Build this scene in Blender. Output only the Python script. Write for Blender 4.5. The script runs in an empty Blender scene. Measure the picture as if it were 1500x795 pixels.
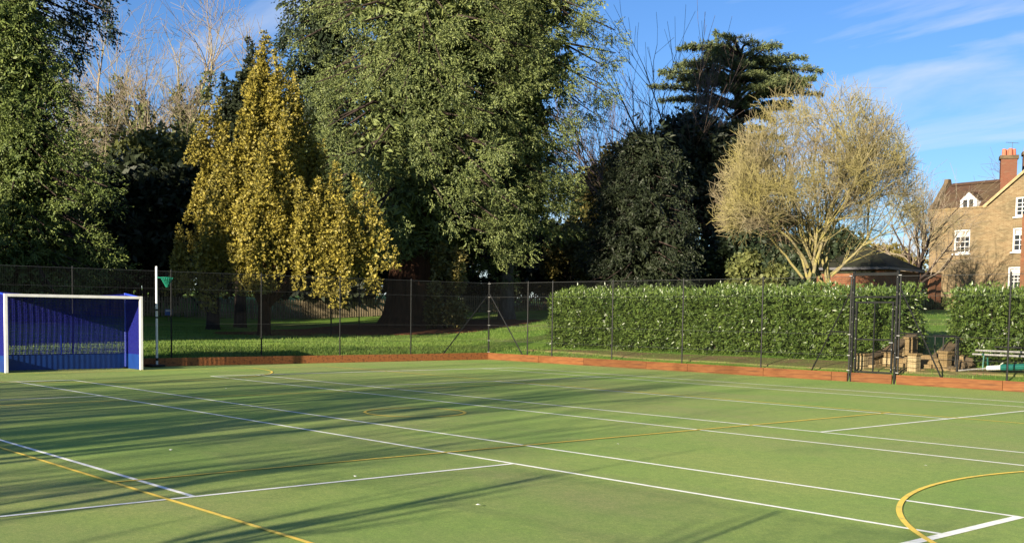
import bpy, bmesh, math, random
import numpy as np
from mathutils import Matrix, Vector

random.seed(7)
RNG = np.random.default_rng(11)
C = bpy.context.scene.collection
SC = bpy.context.scene

# ------------------------------------------------------------------ camera
F_PX, CX, CY = 1646.0, 750.0, 563.27            # focal length and principal point, photograph pixels
CAM = np.array([16.4857, -4.8074, 1.799])
RV = np.array([0.6595869, 0.75150476, 0.01362794])
UV = np.array([-0.05608229, 0.03112591, 0.99794086])
FV = np.array([-0.74953312, 0.658993, -0.06267635])
cam_data = bpy.data.cameras.new('camera')
cam = bpy.data.objects.new('camera', cam_data)
C.objects.link(cam)
m = Matrix.Identity(4)
for i in range(3):
    m[i][0], m[i][1], m[i][2], m[i][3] = RV[i], UV[i], -FV[i], CAM[i]
cam.matrix_world = m
cam_data.sensor_fit = 'HORIZONTAL'
cam_data.sensor_width = 36.0
cam_data.lens = F_PX / 1500.0 * 36.0
cam_data.shift_y = (CY - 397.5) / 1500.0        # the photograph is the upper part of a taller frame
cam_data.clip_end = 2000.0
SC.camera = cam

# ------------------------------------------------------------------ light
SUN_EL = math.radians(14.5)
SUN_XY = np.array([0.2527, -0.9675])            # towards the sun, on the ground
sun_dir = Vector((SUN_XY[0]*math.cos(SUN_EL), SUN_XY[1]*math.cos(SUN_EL), math.sin(SUN_EL)))
sd = bpy.data.lights.new('sun', 'SUN')
sd.energy = 5.0
sd.angle = math.radians(0.48)
sd.color = (1.0, 0.87, 0.68)
so = bpy.data.objects.new('sun', sd)
C.objects.link(so)
so.rotation_euler = sun_dir.to_track_quat('Z', 'Y').to_euler()
so.location = (20, -60, 40)

w = bpy.data.worlds.new('World')
SC.world = w
w.use_nodes = True
nt = w.node_tree
nt.nodes.clear()
N, LK = nt.nodes.new, nt.links.new
out = N('ShaderNodeOutputWorld')
bg = N('ShaderNodeBackground')
bg.inputs['Strength'].default_value = 0.054
sky = N('ShaderNodeTexSky')
sky.sky_type = 'NISHITA'
sky.sun_disc = False
sky.sun_elevation = SUN_EL
sky.sun_rotation = math.atan2(SUN_XY[0], SUN_XY[1])
sky.altitude = 50
sky.air_density = 1.0
sky.dust_density = 0.3
sky.ozone_density = 2.5
tc = N('ShaderNodeTexCoord')
sep = N('ShaderNodeSeparateXYZ')
LK(tc.outputs['Generated'], sep.inputs[0])
def M(op, a, b=None, clamp=False):
    n = N('ShaderNodeMath'); n.operation = op; n.use_clamp = clamp
    for i, v in enumerate((a, b)):
        if v is None: continue
        if isinstance(v, (int, float)): n.inputs[i].default_value = v
        else: LK(v, n.inputs[i])
    return n.outputs[0]
den = M('ADD', M('MAXIMUM', sep.outputs[2], 0.0), 0.12)
cmb = N('ShaderNodeCombineXYZ')
LK(M('DIVIDE', sep.outputs[0], den), cmb.inputs[0])
LK(M('DIVIDE', sep.outputs[1], den), cmb.inputs[1])
mp = N('ShaderNodeMapping')
mp.inputs['Location'].default_value = (1.37, 2.61, 0)
mp.inputs['Rotation'].default_value = (0, 0, math.radians(35))
mp.inputs['Scale'].default_value = (0.55, 1.5, 1)
LK(cmb.outputs[0], mp.inputs[0])
n1 = N('ShaderNodeTexNoise'); n1.inputs['Scale'].default_value = 1.1; n1.inputs['Detail'].default_value = 8; n1.inputs['Roughness'].default_value = 0.55; n1.inputs['Distortion'].default_value = 0.6
LK(mp.outputs[0], n1.inputs[0])
rp = N('ShaderNodeValToRGB')
rp.color_ramp.elements[0].position = 0.535; rp.color_ramp.elements[0].color = (0, 0, 0, 1)
rp.color_ramp.elements[1].position = 0.76; rp.color_ramp.elements[1].color = (1, 1, 1, 1)
LK(M('ADD', n1.outputs[0], M('MULTIPLY', M('MAXIMUM', M('SUBTRACT', 0.24, sep.outputs[2]), 0.0), 0.40)), rp.inputs[0])
mx = N('ShaderNodeMix'); mx.data_type = 'RGBA'
LK(M('MULTIPLY', rp.outputs[0], 0.75), mx.inputs['Factor'])
hs = N('ShaderNodeHueSaturation'); hs.inputs['Saturation'].default_value = 1.12; hs.inputs['Value'].default_value = 1.0
LK(sky.outputs[0], hs.inputs['Color'])
tn = N('ShaderNodeMix'); tn.data_type = 'RGBA'; tn.blend_type = 'MULTIPLY'; tn.inputs['Factor'].default_value = 1.0
LK(hs.outputs[0], tn.inputs[6]); tn.inputs[7].default_value = (0.62, 0.76, 1.04, 1)
LK(tn.outputs[2], mx.inputs[6])
mx.inputs[7].default_value = (5.3, 5.5, 5.9, 1)
LK(mx.outputs[2], bg.inputs['Color'])
LK(bg.outputs[0], out.inputs['Surface'])

SC.view_settings.view_transform = 'Standard'
SC.view_settings.look = 'None'
SC.view_settings.gamma = 1.0
SC.view_settings.use_curve_mapping = False
SC.view_settings.exposure = 1.62

# ------------------------------------------------------------------ placing helpers (survey of the photograph)
def ray(px, py):
    d = (px-CX)/F_PX*RV + (CY-py)/F_PX*UV + FV
    return d
def at(px, py, D):
    return CAM + ray(px, py)*D                  # ray has unit depth
def at_y(px, y, py=450):
    d = ray(px, py); t = (y-CAM[1])/d[1]
    return CAM + d*t
def terrain(x, y):
    x = np.asarray(x, float); y = np.asarray(y, float)
    dx = np.maximum(np.maximum(-17.55-x, x-19.5), 0); dy = np.maximum(np.maximum(y-23.86, -7.4-y), 0)
    d = np.hypot(dx, dy)
    near = 0.21 + 0.37*(1-np.exp(-d/2.0))
    q = np.minimum(d, 42.0)
    wn = dy*dy/np.maximum(dx*dx+dy*dy, 1e-6)
    z = near + (1-wn)*0.0012*q*q + wn*1.95*(1-np.exp(-np.maximum(d-2.6, 0)/12.0)) + 0.03*np.clip(d-42, 0, 60)*(1-.7*wn)
    z = z + np.where(d > 1, 0.04*np.sin(x*0.45+1.3)*np.sin(y*0.37), 0)
    z = np.where(y < -7.4, 0.02 + 0.004*d, z)    # level ground south of the court
    return z
def gz(x, y): return float(terrain(x, y))
def base(px, D):
    p = at(px, 460, D)
    return np.array([p[0], p[1], gz(p[0], p[1])])
def zpx(px, py, D): return float(at(px, py, D)[2])

# ------------------------------------------------------------------ materials
MATS = {}
def mat(name, col, rough=0.7, col2=None, scale=5.0, spec=0.3, bump=0.0, bscale=40.0, detail=5, lo=0.35, hi=0.65, stretch=(1,1,1), metallic=0.0, coord='Object', col3=None, scale3=1.0, vary=0.0):
    mt = bpy.data.materials.new(name); mt.use_nodes = True
    t = mt.node_tree; b = t.nodes['Principled BSDF']
    b.inputs['Roughness'].default_value = rough
    b.inputs['Specular IOR Level'].default_value = spec
    b.inputs['Metallic'].default_value = metallic
    b.inputs['Base Color'].default_value = (*col, 1)
    tcn = t.nodes.new('ShaderNodeTexCoord'); mpn = t.nodes.new('ShaderNodeMapping')
    mpn.inputs['Scale'].default_value = stretch
    t.links.new(tcn.outputs[coord], mpn.inputs[0])
    def noise(s, d=detail):
        n = t.nodes.new('ShaderNodeTexNoise'); n.inputs['Scale'].default_value = s; n.inputs['Detail'].default_value = d
        t.links.new(mpn.outputs[0], n.inputs[0]); return n
    def ramp(sock, a, b_):
        r = t.nodes.new('ShaderNodeMapRange'); r.inputs[1].default_value = a; r.inputs[2].default_value = b_
        t.links.new(sock, r.inputs[0]); return r.outputs[0]
    def mixc(f, a, b_):
        x = t.nodes.new('ShaderNodeMix'); x.data_type = 'RGBA'
        t.links.new(f, x.inputs['Factor'])
        for k, v in ((6, a), (7, b_)):
            if isinstance(v, tuple): x.inputs[k].default_value = (*v, 1)
            else: t.links.new(v, x.inputs[k])
        return x.outputs[2]
    c = None
    if col2 is not None:
        c = mixc(ramp(noise(scale).outputs[0], lo, hi), col, col2)
    if col3 is not None:
        c = mixc(ramp(noise(scale3).outputs[0], 0.5, 0.72), c if c is not None else col, col3)
    if vary > 0:
        oi = t.nodes.new('ShaderNodeObjectInfo'); hv = t.nodes.new('ShaderNodeHueSaturation'); r_ = t.nodes.new('ShaderNodeMapRange'); r_.inputs[3].default_value = 1-vary; r_.inputs[4].default_value = 1+vary*.6
        t.links.new(oi.outputs['Random'], r_.inputs[0]); t.links.new(r_.outputs[0], hv.inputs['Value']); t.links.new(c, hv.inputs['Color']); c = hv.outputs[0]
    if c is not None: t.links.new(c, b.inputs['Base Color'])
    if bump > 0:
        bp = t.nodes.new('ShaderNodeBump'); bp.inputs['Strength'].default_value = bump; bp.inputs['Distance'].default_value = 0.02
        t.links.new(noise(bscale, 3).outputs[0], bp.inputs['Height']); t.links.new(bp.outputs[0], b.inputs['Normal'])
    MATS[name] = mt
    return mt

def leaf_mat(name, a, b_, rough=0.55, trans=0.22, spec=0.25, nscale=0.6):
    mt = bpy.data.materials.new(name); mt.use_nodes = True
    t = mt.node_tree; p = t.nodes['Principled BSDF']; o = t.nodes['Material Output']
    p.inputs['Roughness'].default_value = rough; p.inputs['Specular IOR Level'].default_value = spec
    at_ = t.nodes.new('ShaderNodeAttribute'); at_.attribute_name = 'rnd'
    geo = t.nodes.new('ShaderNodeNewGeometry')
    nz = t.nodes.new('ShaderNodeTexNoise'); nz.inputs['Scale'].default_value = nscale; nz.inputs['Detail'].default_value = 3
    t.links.new(geo.outputs['Position'], nz.inputs[0])
    ad = t.nodes.new('ShaderNodeMath'); ad.operation = 'ADD'
    t.links.new(at_.outputs['Fac'], ad.inputs[0]); t.links.new(nz.outputs[0], ad.inputs[1])
    mr = t.nodes.new('ShaderNodeMapRange'); mr.inputs[1].default_value = 0.35; mr.inputs[2].default_value = 1.3
    t.links.new(ad.outputs[0], mr.inputs[0])
    x = t.nodes.new('ShaderNodeMix'); x.data_type = 'RGBA'
    x.inputs[6].default_value = (*a, 1); x.inputs[7].default_value = (*b_, 1)
    t.links.new(mr.outputs[0], x.inputs['Factor'])
    t.links.new(x.outputs[2], p.inputs['Base Color'])
    tr = t.nodes.new('ShaderNodeBsdfTranslucent'); t.links.new(x.outputs[2], tr.inputs['Color'])
    ms = t.nodes.new('ShaderNodeMixShader'); ms.inputs[0].default_value = trans
    t.links.new(p.outputs[0], ms.inputs[1]); t.links.new(tr.outputs[0], ms.inputs[2]); t.links.new(ms.outputs[0], o.inputs['Surface'])
    MATS[name] = mt
    return mt

# turf: green sand-dressed carpet with worn tan patches and fine grain
def turf_mat():
    mt = bpy.data.materials.new('turf'); mt.use_nodes = True
    t = mt.node_tree; b = t.nodes['Principled BSDF']
    b.inputs['Roughness'].default_value = 0.85; b.inputs['Specular IOR Level'].default_value = 0.12
    tcn = t.nodes.new('ShaderNodeTexCoord')
    def noise(s, d, st=(1, 1, 1), rough=0.5):
        mpn = t.nodes.new('ShaderNodeMapping'); mpn.inputs['Scale'].default_value = st
        t.links.new(tcn.outputs['Object'], mpn.inputs[0])
        n = t.nodes.new('ShaderNodeTexNoise'); n.inputs['Scale'].default_value = s; n.inputs['Detail'].default_value = d; n.inputs['Roughness'].default_value = rough
        t.links.new(mpn.outputs[0], n.inputs[0]); return n.outputs[0]
    def rng(s, a, b_, c=0.0, d=1.0):
        r = t.nodes.new('ShaderNodeMapRange'); r.inputs[1].default_value = a; r.inputs[2].default_value = b_; r.inputs[3].default_value = c; r.inputs[4].default_value = d
        t.links.new(s, r.inputs[0]); return r.outputs[0]
    def mixc(f, a, b_, mode='MIX'):
        x = t.nodes.new('ShaderNodeMix'); x.data_type = 'RGBA'; x.blend_type = mode
        if isinstance(f, float): x.inputs['Factor'].default_value = f
        else: t.links.new(f, x.inputs['Factor'])
        for k, v in ((6, a), (7, b_)):
            if isinstance(v, tuple): x.inputs[k].default_value = (*v, 1)
            else: t.links.new(v, x.inputs[k])
        return x.outputs[2]
    c = mixc(rng(noise(0.25, 6, (1, 1, 1), 0.6), 0.35, 0.68), (0.30, 0.465, 0.095), (0.48, 0.525, 0.145))
    c = mixc(rng(noise(0.16, 7, (0.8, 1.5, 1), 0.65), 0.45, 0.67, 0, 0.9), c, (0.47, 0.39, 0.19))
    c = mixc(rng(noise(7, 5, (1, 1, 1), .7), 0.38, 0.68, 0, 0.5), c, (0.16, 0.28, 0.07))
    c = mixc(rng(noise(28, 4, (1, 1, 1), .7), 0.42, 0.66, 0, 0.45), c, (0.14, 0.22, 0.06))
    c = mixc(rng(noise(1.1, 6, (1, .35, 1), .7), 0.55, 0.75, 0, 0.5), c, (0.13, 0.22, 0.06))
    c = mixc(rng(noise(48, 3, (1, 1, 1), .7), 0.40, 0.62, 0, 0.42), c, (0.13, 0.20, 0.05))
    c = mixc(rng(noise(150, 2), 0.38, 0.62, 0, 0.6), c, (0.10, 0.17, 0.04))
    c = mixc(rng(noise(260, 1), 0.60, 0.75, 0, 0.6), c, (0.55, 0.52, 0.28))
    t.links.new(c, b.inputs['Base Color'])
    bp = t.nodes.new('ShaderNodeBump'); bp.inputs['Strength'].default_value = 0.55; bp.inputs['Distance'].default_value = 0.012
    t.links.new(noise(120, 3), bp.inputs['Height']); t.links.new(bp.outputs[0], b.inputs['Normal'])
    return mt
TURF = turf_mat()
mat('white_line', (0.90, 0.90, 0.82), 0.8, (0.60, 0.66, 0.48), 9, lo=0.50, hi=0.82, spec=0.1, bump=0.3, bscale=120)
mat('yellow_line', (0.88, 0.63, 0.11), 0.8, (0.50, 0.44, 0.13), 9, lo=0.48, hi=0.80, spec=0.1, bump=0.3, bscale=120)
mat('lawn', (0.075, 0.155, 0.02), 0.9, (0.13, 0.215, 0.03), 0.7, spec=0.1, bump=0.8, bscale=14, col3=(0.16, 0.16, 0.06), scale3=0.33)
mat('mulch', (0.16, 0.065, 0.03), 0.95, (0.07, 0.035, 0.02), 6, spec=0.05, bump=1.0, bscale=9)
mat('soil', (0.16, 0.12, 0.06), 0.95, (0.12, 0.15, 0.04), 1.4, spec=0.05, bump=0.9, bscale=12)
mat('board', (0.168, 0.070, 0.0215), 0.65, (0.105, 0.031, 0.008), 2.2, lo=0.3, hi=0.75, spec=0.25, bump=0.2, bscale=30, stretch=(1.2, 9, 14), col3=(0.085, 0.034, 0.012), scale3=1.1, vary=.25)
mat('board_weathered', (0.30, 0.115, 0.038), 0.7, (0.17, 0.062, 0.022), 2.2, lo=0.3, hi=0.75, spec=0.2, bump=0.2, bscale=30, stretch=(9, 1.2, 14), col3=(0.07, 0.03, 0.015), scale3=1.1, vary=.3)
mat('black_metal', (0.006, 0.0065, 0.0065), 0.5, (0.010, 0.011, 0.011), 8, spec=0.25)
mat('line_wire', (0.05, 0.052, 0.052), 0.5, spec=0.3)
mat('wire', (0.007, 0.008, 0.0075), 0.55, spec=0.2)
mat('steel', (0.42, 0.43, 0.44), 0.35, spec=0.5, metallic=0.8)
mat('clip', (0.33, 0.33, 0.32), 0.4, spec=0.5)
mat('white_paint', (0.62, 0.62, 0.60), 0.42, (0.54, 0.54, 0.51), 5, spec=0.4)
mat('blue_board', (0.007, 0.034, 0.165), 0.4, (0.006, 0.028, 0.135), 3, spec=0.35)
mat('blue_net', (0.012, 0.016, 0.21), 0.6, spec=0.2)
mat('blue_metal', (0.02, 0.05, 0.42), 0.4, spec=0.4)
mat('green_net', (0.008, 0.17, 0.105), 0.6, spec=0.2)
mat('green_pad', (0.006, 0.085, 0.07), 0.5, (0.01, 0.11, 0.08), 4, spec=0.35)
mat('sequoia_bark', (0.07, 0.034, 0.02), 0.9, (0.032, 0.017, 0.011), 2.0, stretch=(3, 3, 0.35), spec=0.1, bump=1.0, bscale=5)
mat('grey_bark', (0.115, 0.10, 0.085), 0.9, (0.055, 0.048, 0.04), 3, stretch=(2, 2, 0.5), spec=0.1, bump=0.8, bscale=10)
mat('dark_bark', (0.05, 0.036, 0.03), 0.9, (0.028, 0.021, 0.018), 3, spec=0.1)
mat('lichen_bark', (0.185, 0.16, 0.092), 0.9, (0.215, 0.19, 0.062), 3.2, spec=0.05, bump=1.0, bscale=14, col3=(0.11, 0.095, 0.065), scale3=5)
mat('lichen_twig', (0.225, 0.192, 0.115), 0.9, (0.25, 0.22, 0.078), 0.8, spec=0.08, col3=(0.15, 0.115, 0.095), scale3=0.5)
mat('pale_twig', (0.26, 0.215, 0.16), 0.9, (0.19, 0.155, 0.12), 1.0, spec=0.08, col3=(0.26, 0.24, 0.10), scale3=0.6)
mat('purple_twig', (0.12, 0.09, 0.08), 0.9, (0.08, 0.06, 0.052), 1.0, spec=0.08)
mat('red_twig', (0.10, 0.05, 0.035), 0.9, (0.07, 0.04, 0.03), 1.0, spec=0.08)
mat('stone', (0.21, 0.155, 0.08), 0.9, (0.15, 0.105, 0.05), 4, spec=0.1, bump=0.6, bscale=25)
mat('stone_dark', (0.115, 0.085, 0.05), 0.9, (0.07, 0.055, 0.035), 4, spec=0.1, bump=0.6, bscale=25)
mat('stone_pale', (0.31, 0.25, 0.145), 0.9, (0.25, 0.19, 0.10), 6, spec=0.1, bump=0.4, bscale=25)
mat('roof_moss_shade', (0.028, 0.032, 0.018), 0.9, (0.018, 0.016, 0.012), 5, spec=0.1)  # mossy roof tones, kept dark so the colour carries the roof's shade
mat('lead', (0.075, 0.075, 0.08), 0.6, spec=0.3)
mat('picket', (0.20, 0.165, 0.10), 0.85, (0.14, 0.11, 0.07), 6, spec=0.1)
mat('glass', (0.02, 0.025, 0.03), 0.06, spec=0.6)
mat('blind', (0.42, 0.40, 0.36), 0.8)
mat('pot', (0.40, 0.12, 0.07), 0.8, (0.32, 0.10, 0.06), 5)
mat('sign_blue', (0.03, 0.10, 0.28), 0.5)
mat('grey_pole', (0.25, 0.25, 0.24), 0.5, (0.17, 0.17, 0.16), 6, spec=0.3)
mat('specks', (0.75, 0.74, 0.66), 0.8)

def brick_mat(name, c1, c2, mortar, moss=None):
    mt = bpy.data.materials.new(name); mt.use_nodes = True
    t = mt.node_tree; b = t.nodes['Principled BSDF']; b.inputs['Roughness'].default_value = 0.9; b.inputs['Specular IOR Level'].default_value = 0.1
    tcn = t.nodes.new('ShaderNodeTexCoord'); sp = t.nodes.new('ShaderNodeSeparateXYZ'); cb = t.nodes.new('ShaderNodeCombineXYZ')
    t.links.new(tcn.outputs['Object'], sp.inputs[0])
    ad = t.nodes.new('ShaderNodeMath'); ad.operation = 'ADD'; t.links.new(sp.outputs[0], ad.inputs[0]); t.links.new(sp.outputs[1], ad.inputs[1])
    t.links.new(ad.outputs[0], cb.inputs[0]); t.links.new(sp.outputs[2], cb.inputs[1])
    br = t.nodes.new('ShaderNodeTexBrick'); br.inputs['Scale'].default_value = 1.0; br.inputs['Brick Width'].default_value = 0.225; br.inputs['Row Height'].default_value = 0.075; br.inputs['Mortar Size'].default_value = 0.007
    br.inputs['Color1'].default_value = (*c1, 1); br.inputs['Color2'].default_value = (*c2, 1); br.inputs['Mortar'].default_value = (*mortar, 1)
    t.links.new(cb.outputs[0], br.inputs[0])
    nz = t.nodes.new('ShaderNodeTexNoise'); nz.inputs['Scale'].default_value = 0.8; nz.inputs['Detail'].default_value = 7
    mp2 = t.nodes.new('ShaderNodeMapping'); mp2.inputs['Scale'].default_value = (1, 1, 2.6); t.links.new(tcn.outputs['Object'], mp2.inputs[0]); t.links.new(mp2.outputs[0], nz.inputs[0])
    mr = t.nodes.new('ShaderNodeMapRange'); mr.inputs[1].default_value = 0.42; mr.inputs[2].default_value = 0.66; mr.inputs[4].default_value = 0.75
    t.links.new(nz.outputs[0], mr.inputs[0])
    x = t.nodes.new('ShaderNodeMix'); x.data_type = 'RGBA'; t.links.new(mr.outputs[0], x.inputs['Factor']); t.links.new(br.outputs[0], x.inputs[6]); x.inputs[7].default_value = (*(moss or c2), 1)
    nf = t.nodes.new('ShaderNodeTexNoise'); nf.inputs['Scale'].default_value = 3.5; nf.inputs['Detail'].default_value = 4; t.links.new(mp2.outputs[0], nf.inputs[0])
    mr2 = t.nodes.new('ShaderNodeMapRange'); mr2.inputs[1].default_value = 0.5; mr2.inputs[2].default_value = 0.75; mr2.inputs[4].default_value = 0.8; t.links.new(nf.outputs[0], mr2.inputs[0])
    x2 = t.nodes.new('ShaderNodeMix'); x2.data_type = 'RGBA'; t.links.new(mr2.outputs[0], x2.inputs['Factor']); t.links.new(x.outputs[2], x2.inputs[6]); x2.inputs[7].default_value = (*mortar, 1)
    t.links.new(x2.outputs[2], b.inputs['Base Color'])
    MATS[name] = mt
brick_mat('house_brick', (0.175, 0.128, 0.070), (0.130, 0.084, 0.044), (0.235, 0.188, 0.112), (0.085, 0.073, 0.043))
brick_mat('red_brick', (0.17, 0.062, 0.03), (0.13, 0.048, 0.026), (0.17, 0.105, 0.06), (0.10, 0.055, 0.03))
brick_mat('chimney_brick', (0.150, 0.052, 0.030), (0.12, 0.044, 0.026), (0.13, 0.085, 0.055), (0.11, 0.055, 0.035))
brick_mat('roof_tile', (0.075, 0.042, 0.028), (0.055, 0.033, 0.024), (0.04, 0.028, 0.02), (0.07, 0.052, 0.030))

leaf_mat('sequoia_leaf', (0.030, 0.050, 0.017), (0.135, 0.162, 0.050), trans=0.03)
leaf_mat('fresh_conifer_leaf', (0.034, 0.060, 0.016), (0.120, 0.155, 0.036), trans=0.06)
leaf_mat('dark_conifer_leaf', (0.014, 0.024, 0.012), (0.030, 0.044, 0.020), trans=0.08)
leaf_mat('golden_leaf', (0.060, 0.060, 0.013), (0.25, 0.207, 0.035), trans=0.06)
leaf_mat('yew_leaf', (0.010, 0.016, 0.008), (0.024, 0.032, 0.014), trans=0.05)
leaf_mat('cedar_leaf', (0.045, 0.070, 0.035), (0.115, 0.135, 0.050), trans=0.12)
leaf_mat('ivy_leaf', (0.050, 0.070, 0.024), (0.11, 0.12, 0.035), trans=0.1)
leaf_mat('olive_leaf', (0.065, 0.070, 0.02), (0.15, 0.125, 0.036), trans=0.1)
leaf_mat('laurel_leaf', (0.030, 0.065, 0.012), (0.105, 0.155, 0.030), rough=0.36, spec=0.5, trans=0.2, nscale=0.9)
leaf_mat('grass_blade', (0.055, 0.125, 0.018), (0.15, 0.215, 0.04), trans=0.2, nscale=1.3)

# ------------------------------------------------------------------ object helpers
def link(o, parent=None, m_=None):
    C.objects.link(o)
    if parent is not None: o.parent = parent
    if m_ is not None and o.data is not None: o.data.materials.append(MATS[m_] if isinstance(m_, str) else m_)
    return o
def thing(name, label, cat, loc=(0, 0, 0), rz=0.0, group=None):
    o = bpy.data.objects.new(name, None); o.empty_display_size = 0.3
    link(o); o.location = [float(v) for v in loc]; o.rotation_euler = (0, 0, rz)
    o['label'] = label; o['category'] = cat
    if group: o['group'] = group
    return o
def tag(o, label, cat, group=None):
    o['label'] = label; o['category'] = cat
    if group: o['group'] = group
    return o
def np_mesh(name, V, F, m_, parent=None, rnd=None, smooth=False, off=None):
    V = np.asarray(V, np.float32)
    if off is not None: V = V - np.asarray(off, np.float32)
    F = np.asarray(F, np.int32); k = F.shape[1]
    me = bpy.data.meshes.new(name)
    me.vertices.add(len(V)); me.vertices.foreach_set('co', V.ravel())
    me.loops.add(F.size); me.loops.foreach_set('vertex_index', F.ravel())
    me.polygons.add(len(F)); me.polygons.foreach_set('loop_start', np.arange(0, F.size, k, dtype=np.int32))
    if rnd is not None:
        a = me.attributes.new('rnd', 'FLOAT', 'FACE'); a.data.foreach_set('value', np.asarray(rnd, np.float32))
    if smooth: me.polygons.foreach_set('use_smooth', np.ones(len(F), bool))
    me.update(calc_edges=True); me.validate()
    return link(bpy.data.objects.new(name, me), parent, m_)

class MB:
    def __init__(s): s.v = []; s.f = []
    def box(s, c, d, rz=0.0):
        cx, cy, cz = c; x, y, z = d[0]/2, d[1]/2, d[2]/2; n = len(s.v); co, si = math.cos(rz), math.sin(rz)
        for dz in (-z, z):
            for a, b in ((-x, -y), (x, -y), (x, y), (-x, y)): s.v.append((cx+a*co-b*si, cy+a*si+b*co, cz+dz))
        s.f += [tuple(n+i for i in q) for q in ((3, 2, 1, 0), (4, 5, 6, 7), (0, 1, 5, 4), (1, 2, 6, 5), (2, 3, 7, 6), (3, 0, 4, 7))]
        return s
    def tube(s, p, q, r, r2=None, n=8, cap=True):
        p, q = Vector(p), Vector(q); d = (q-p).normalized(); r2 = r if r2 is None else r2
        a = d.orthogonal().normalized(); b = d.cross(a); k = len(s.v)
        for c, rr in ((p, r), (q, r2)):
            for i in range(n):
                t = 2*math.pi*(i+0.5)/n; s.v.append(tuple(c + a*(rr*math.cos(t)) + b*(rr*math.sin(t))))
        for i in range(n): s.f.append((k+i, k+(i+1) % n, k+n+(i+1) % n, k+n+i))
        if cap: s.f.append(tuple(k+n-1-i for i in range(n))); s.f.append(tuple(k+n+i for i in range(n)))
        return s
    def prism(s, pts, ax, lo, hi):
        """extrude a polygon; pts are 2-tuples in the other two axes (in xyz order)"""
        k = len(s.v); n = len(pts)
        for h in (lo, hi):
            for a, b in pts: s.v.append({'x': (h, a, b), 'y': (a, h, b), 'z': (a, b, h)}[ax])
        s.f.append(tuple(k+i for i in range(n))); s.f.append(tuple(k+2*n-1-i for i in range(n)))
        for i in range(n): s.f.append((k+(i+1) % n, k+i, k+n+i, k+n+(i+1) % n))
        return s
    def build(s, name, m_, parent=None, bevel=0.0, off=None):
        me = bpy.data.meshes.new(name)
        v = s.v if off is None else [(a-off[0], b-off[1], c-off[2]) for a, b, c in s.v]
        me.from_pydata(v, [], s.f)
        bm = bmesh.new(); bm.from_mesh(me); bmesh.ops.recalc_face_normals(bm, faces=bm.faces)
        if bevel > 0: bmesh.ops.bevel(bm, geom=list(bm.edges), offset=bevel, segments=1, affect='EDGES')
        bm.to_mesh(me); bm.free(); me.update()
        return link(bpy.data.objects.new(name, me), parent, m_)
def tubes_np(P0, P1, R0, R1, n=3):
    P0, P1 = np.asarray(P0, float), np.asarray(P1, float); R0 = np.asarray(R0, float)[:, None]; R1 = np.asarray(R1, float)[:, None]
    d = P1-P0; d /= np.linalg.norm(d, axis=1, keepdims=True)+1e-9
    ref = np.where(np.abs(d[:, 2:3]) < 0.9, np.array([[0, 0, 1.0]]), np.array([[1.0, 0, 0]]))
    a = np.cross(d, ref); a /= np.linalg.norm(a, axis=1, keepdims=True)+1e-9; b = np.cross(d, a)
    K = len(P0); V = np.empty((K, 2*n, 3))
    for i in range(n):
        t = 2*math.pi*i/n; o = a*math.cos(t)+b*math.sin(t)
        V[:, i] = P0+o*R0; V[:, n+i] = P1+o*R1
    q = np.array([[i, (i+1) % n, n+(i+1) % n, n+i] for i in range(n)])
    Fc = (np.arange(K)[:, None, None]*2*n + q[None]).reshape(-1, 4)
    return V.reshape(-1, 3), Fc

# ------------------------------------------------------------------ foliage
def blades(n, spread, width, rng, bend=0.15):
    V, Fc = [], []
    for i in range(n):
        a = 2*math.pi*i/n + rng.uniform(-.4, .4); sp = spread*rng.uniform(0.5, 1.2)
        d = np.array([math.sin(sp)*math.cos(a), math.sin(sp)*math.sin(a), math.cos(sp)])
        s = np.cross(d, [0.3, 0.5, 1]); s /= np.linalg.norm(s)
        tw = rng.uniform(-1, 1); s = s*math.cos(tw)+np.cross(d, s)*math.sin(tw)
        L = rng.uniform(0.75, 1.1); k = len(V)
        nrm = np.cross(d, s)
        V += [d*0.02, d*L*.5+s*width+nrm*bend*.3, d*L-nrm*bend*.5, d*L*.5-s*width+nrm*bend*.3]
        Fc.append((k, k+1, k+2, k+3))
    return np.array(V), np.array(Fc)
def tuft_mesh(pos, axis, scale, tpl, rng):
    V, Fc = tpl; N_ = len(pos); axis = axis/(np.linalg.norm(axis, axis=1, keepdims=True)+1e-9)
    ref = rng.normal(size=(N_, 3)); a = np.cross(axis, ref); a /= np.linalg.norm(a, axis=1, keepdims=True)+1e-9; b = np.cross(axis, a)
    W = pos[:, None, :] + scale[:, None, None]*(V[None, :, 0:1]*a[:, None]+V[None, :, 1:2]*b[:, None]+V[None, :, 2:3]*axis[:, None])
    G = (np.arange(N_)[:, None, None]*len(V)+Fc[None]).reshape(-1, 4)
    r = np.repeat(rng.random(N_), len(Fc))
    return W.reshape(-1, 3), G, r
_tr = np.random.default_rng(3)
TPL_SPRAY = blades(4, 0.62, 0.105, _tr)
TPL_BUD = blades(4, 0.8, 0.20, _tr)
TPL_LEAF = blades(4, 1.15, 0.24, _tr)
TPL_NEEDLE = blades(4, 0.8, 0.11, _tr)
TPL_FLAT = blades(4, 1.3, 0.16, _tr)
def rope(n, rng, blen=.27, wid=.055):
    V, Fc = [], []
    for i in range(n):
        t = (i+.5)/n; c = np.array([.10*math.sin(t*4), .08*math.cos(t*5), t*.85]); a = i*2.4+rng.uniform(-.4, .4); sp = rng.uniform(.35, .8)*(1 if i < n-1 else .2)
        d = np.array([math.sin(sp)*math.cos(a), math.sin(sp)*math.sin(a), math.cos(sp)]); q = np.cross(d, rng.normal(size=3)); q /= np.linalg.norm(q); L = blen*rng.uniform(.7, 1.2)*(1.1-.4*t); k = len(V)
        V += [c, c+d*L*.5+q*wid, c+d*L, c+d*L*.5-q*wid]; Fc.append((k, k+1, k+2, k+3))
    return np.array(V), np.array(Fc)
TPL_ROPE = rope(7, _tr, .32, .062)
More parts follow.
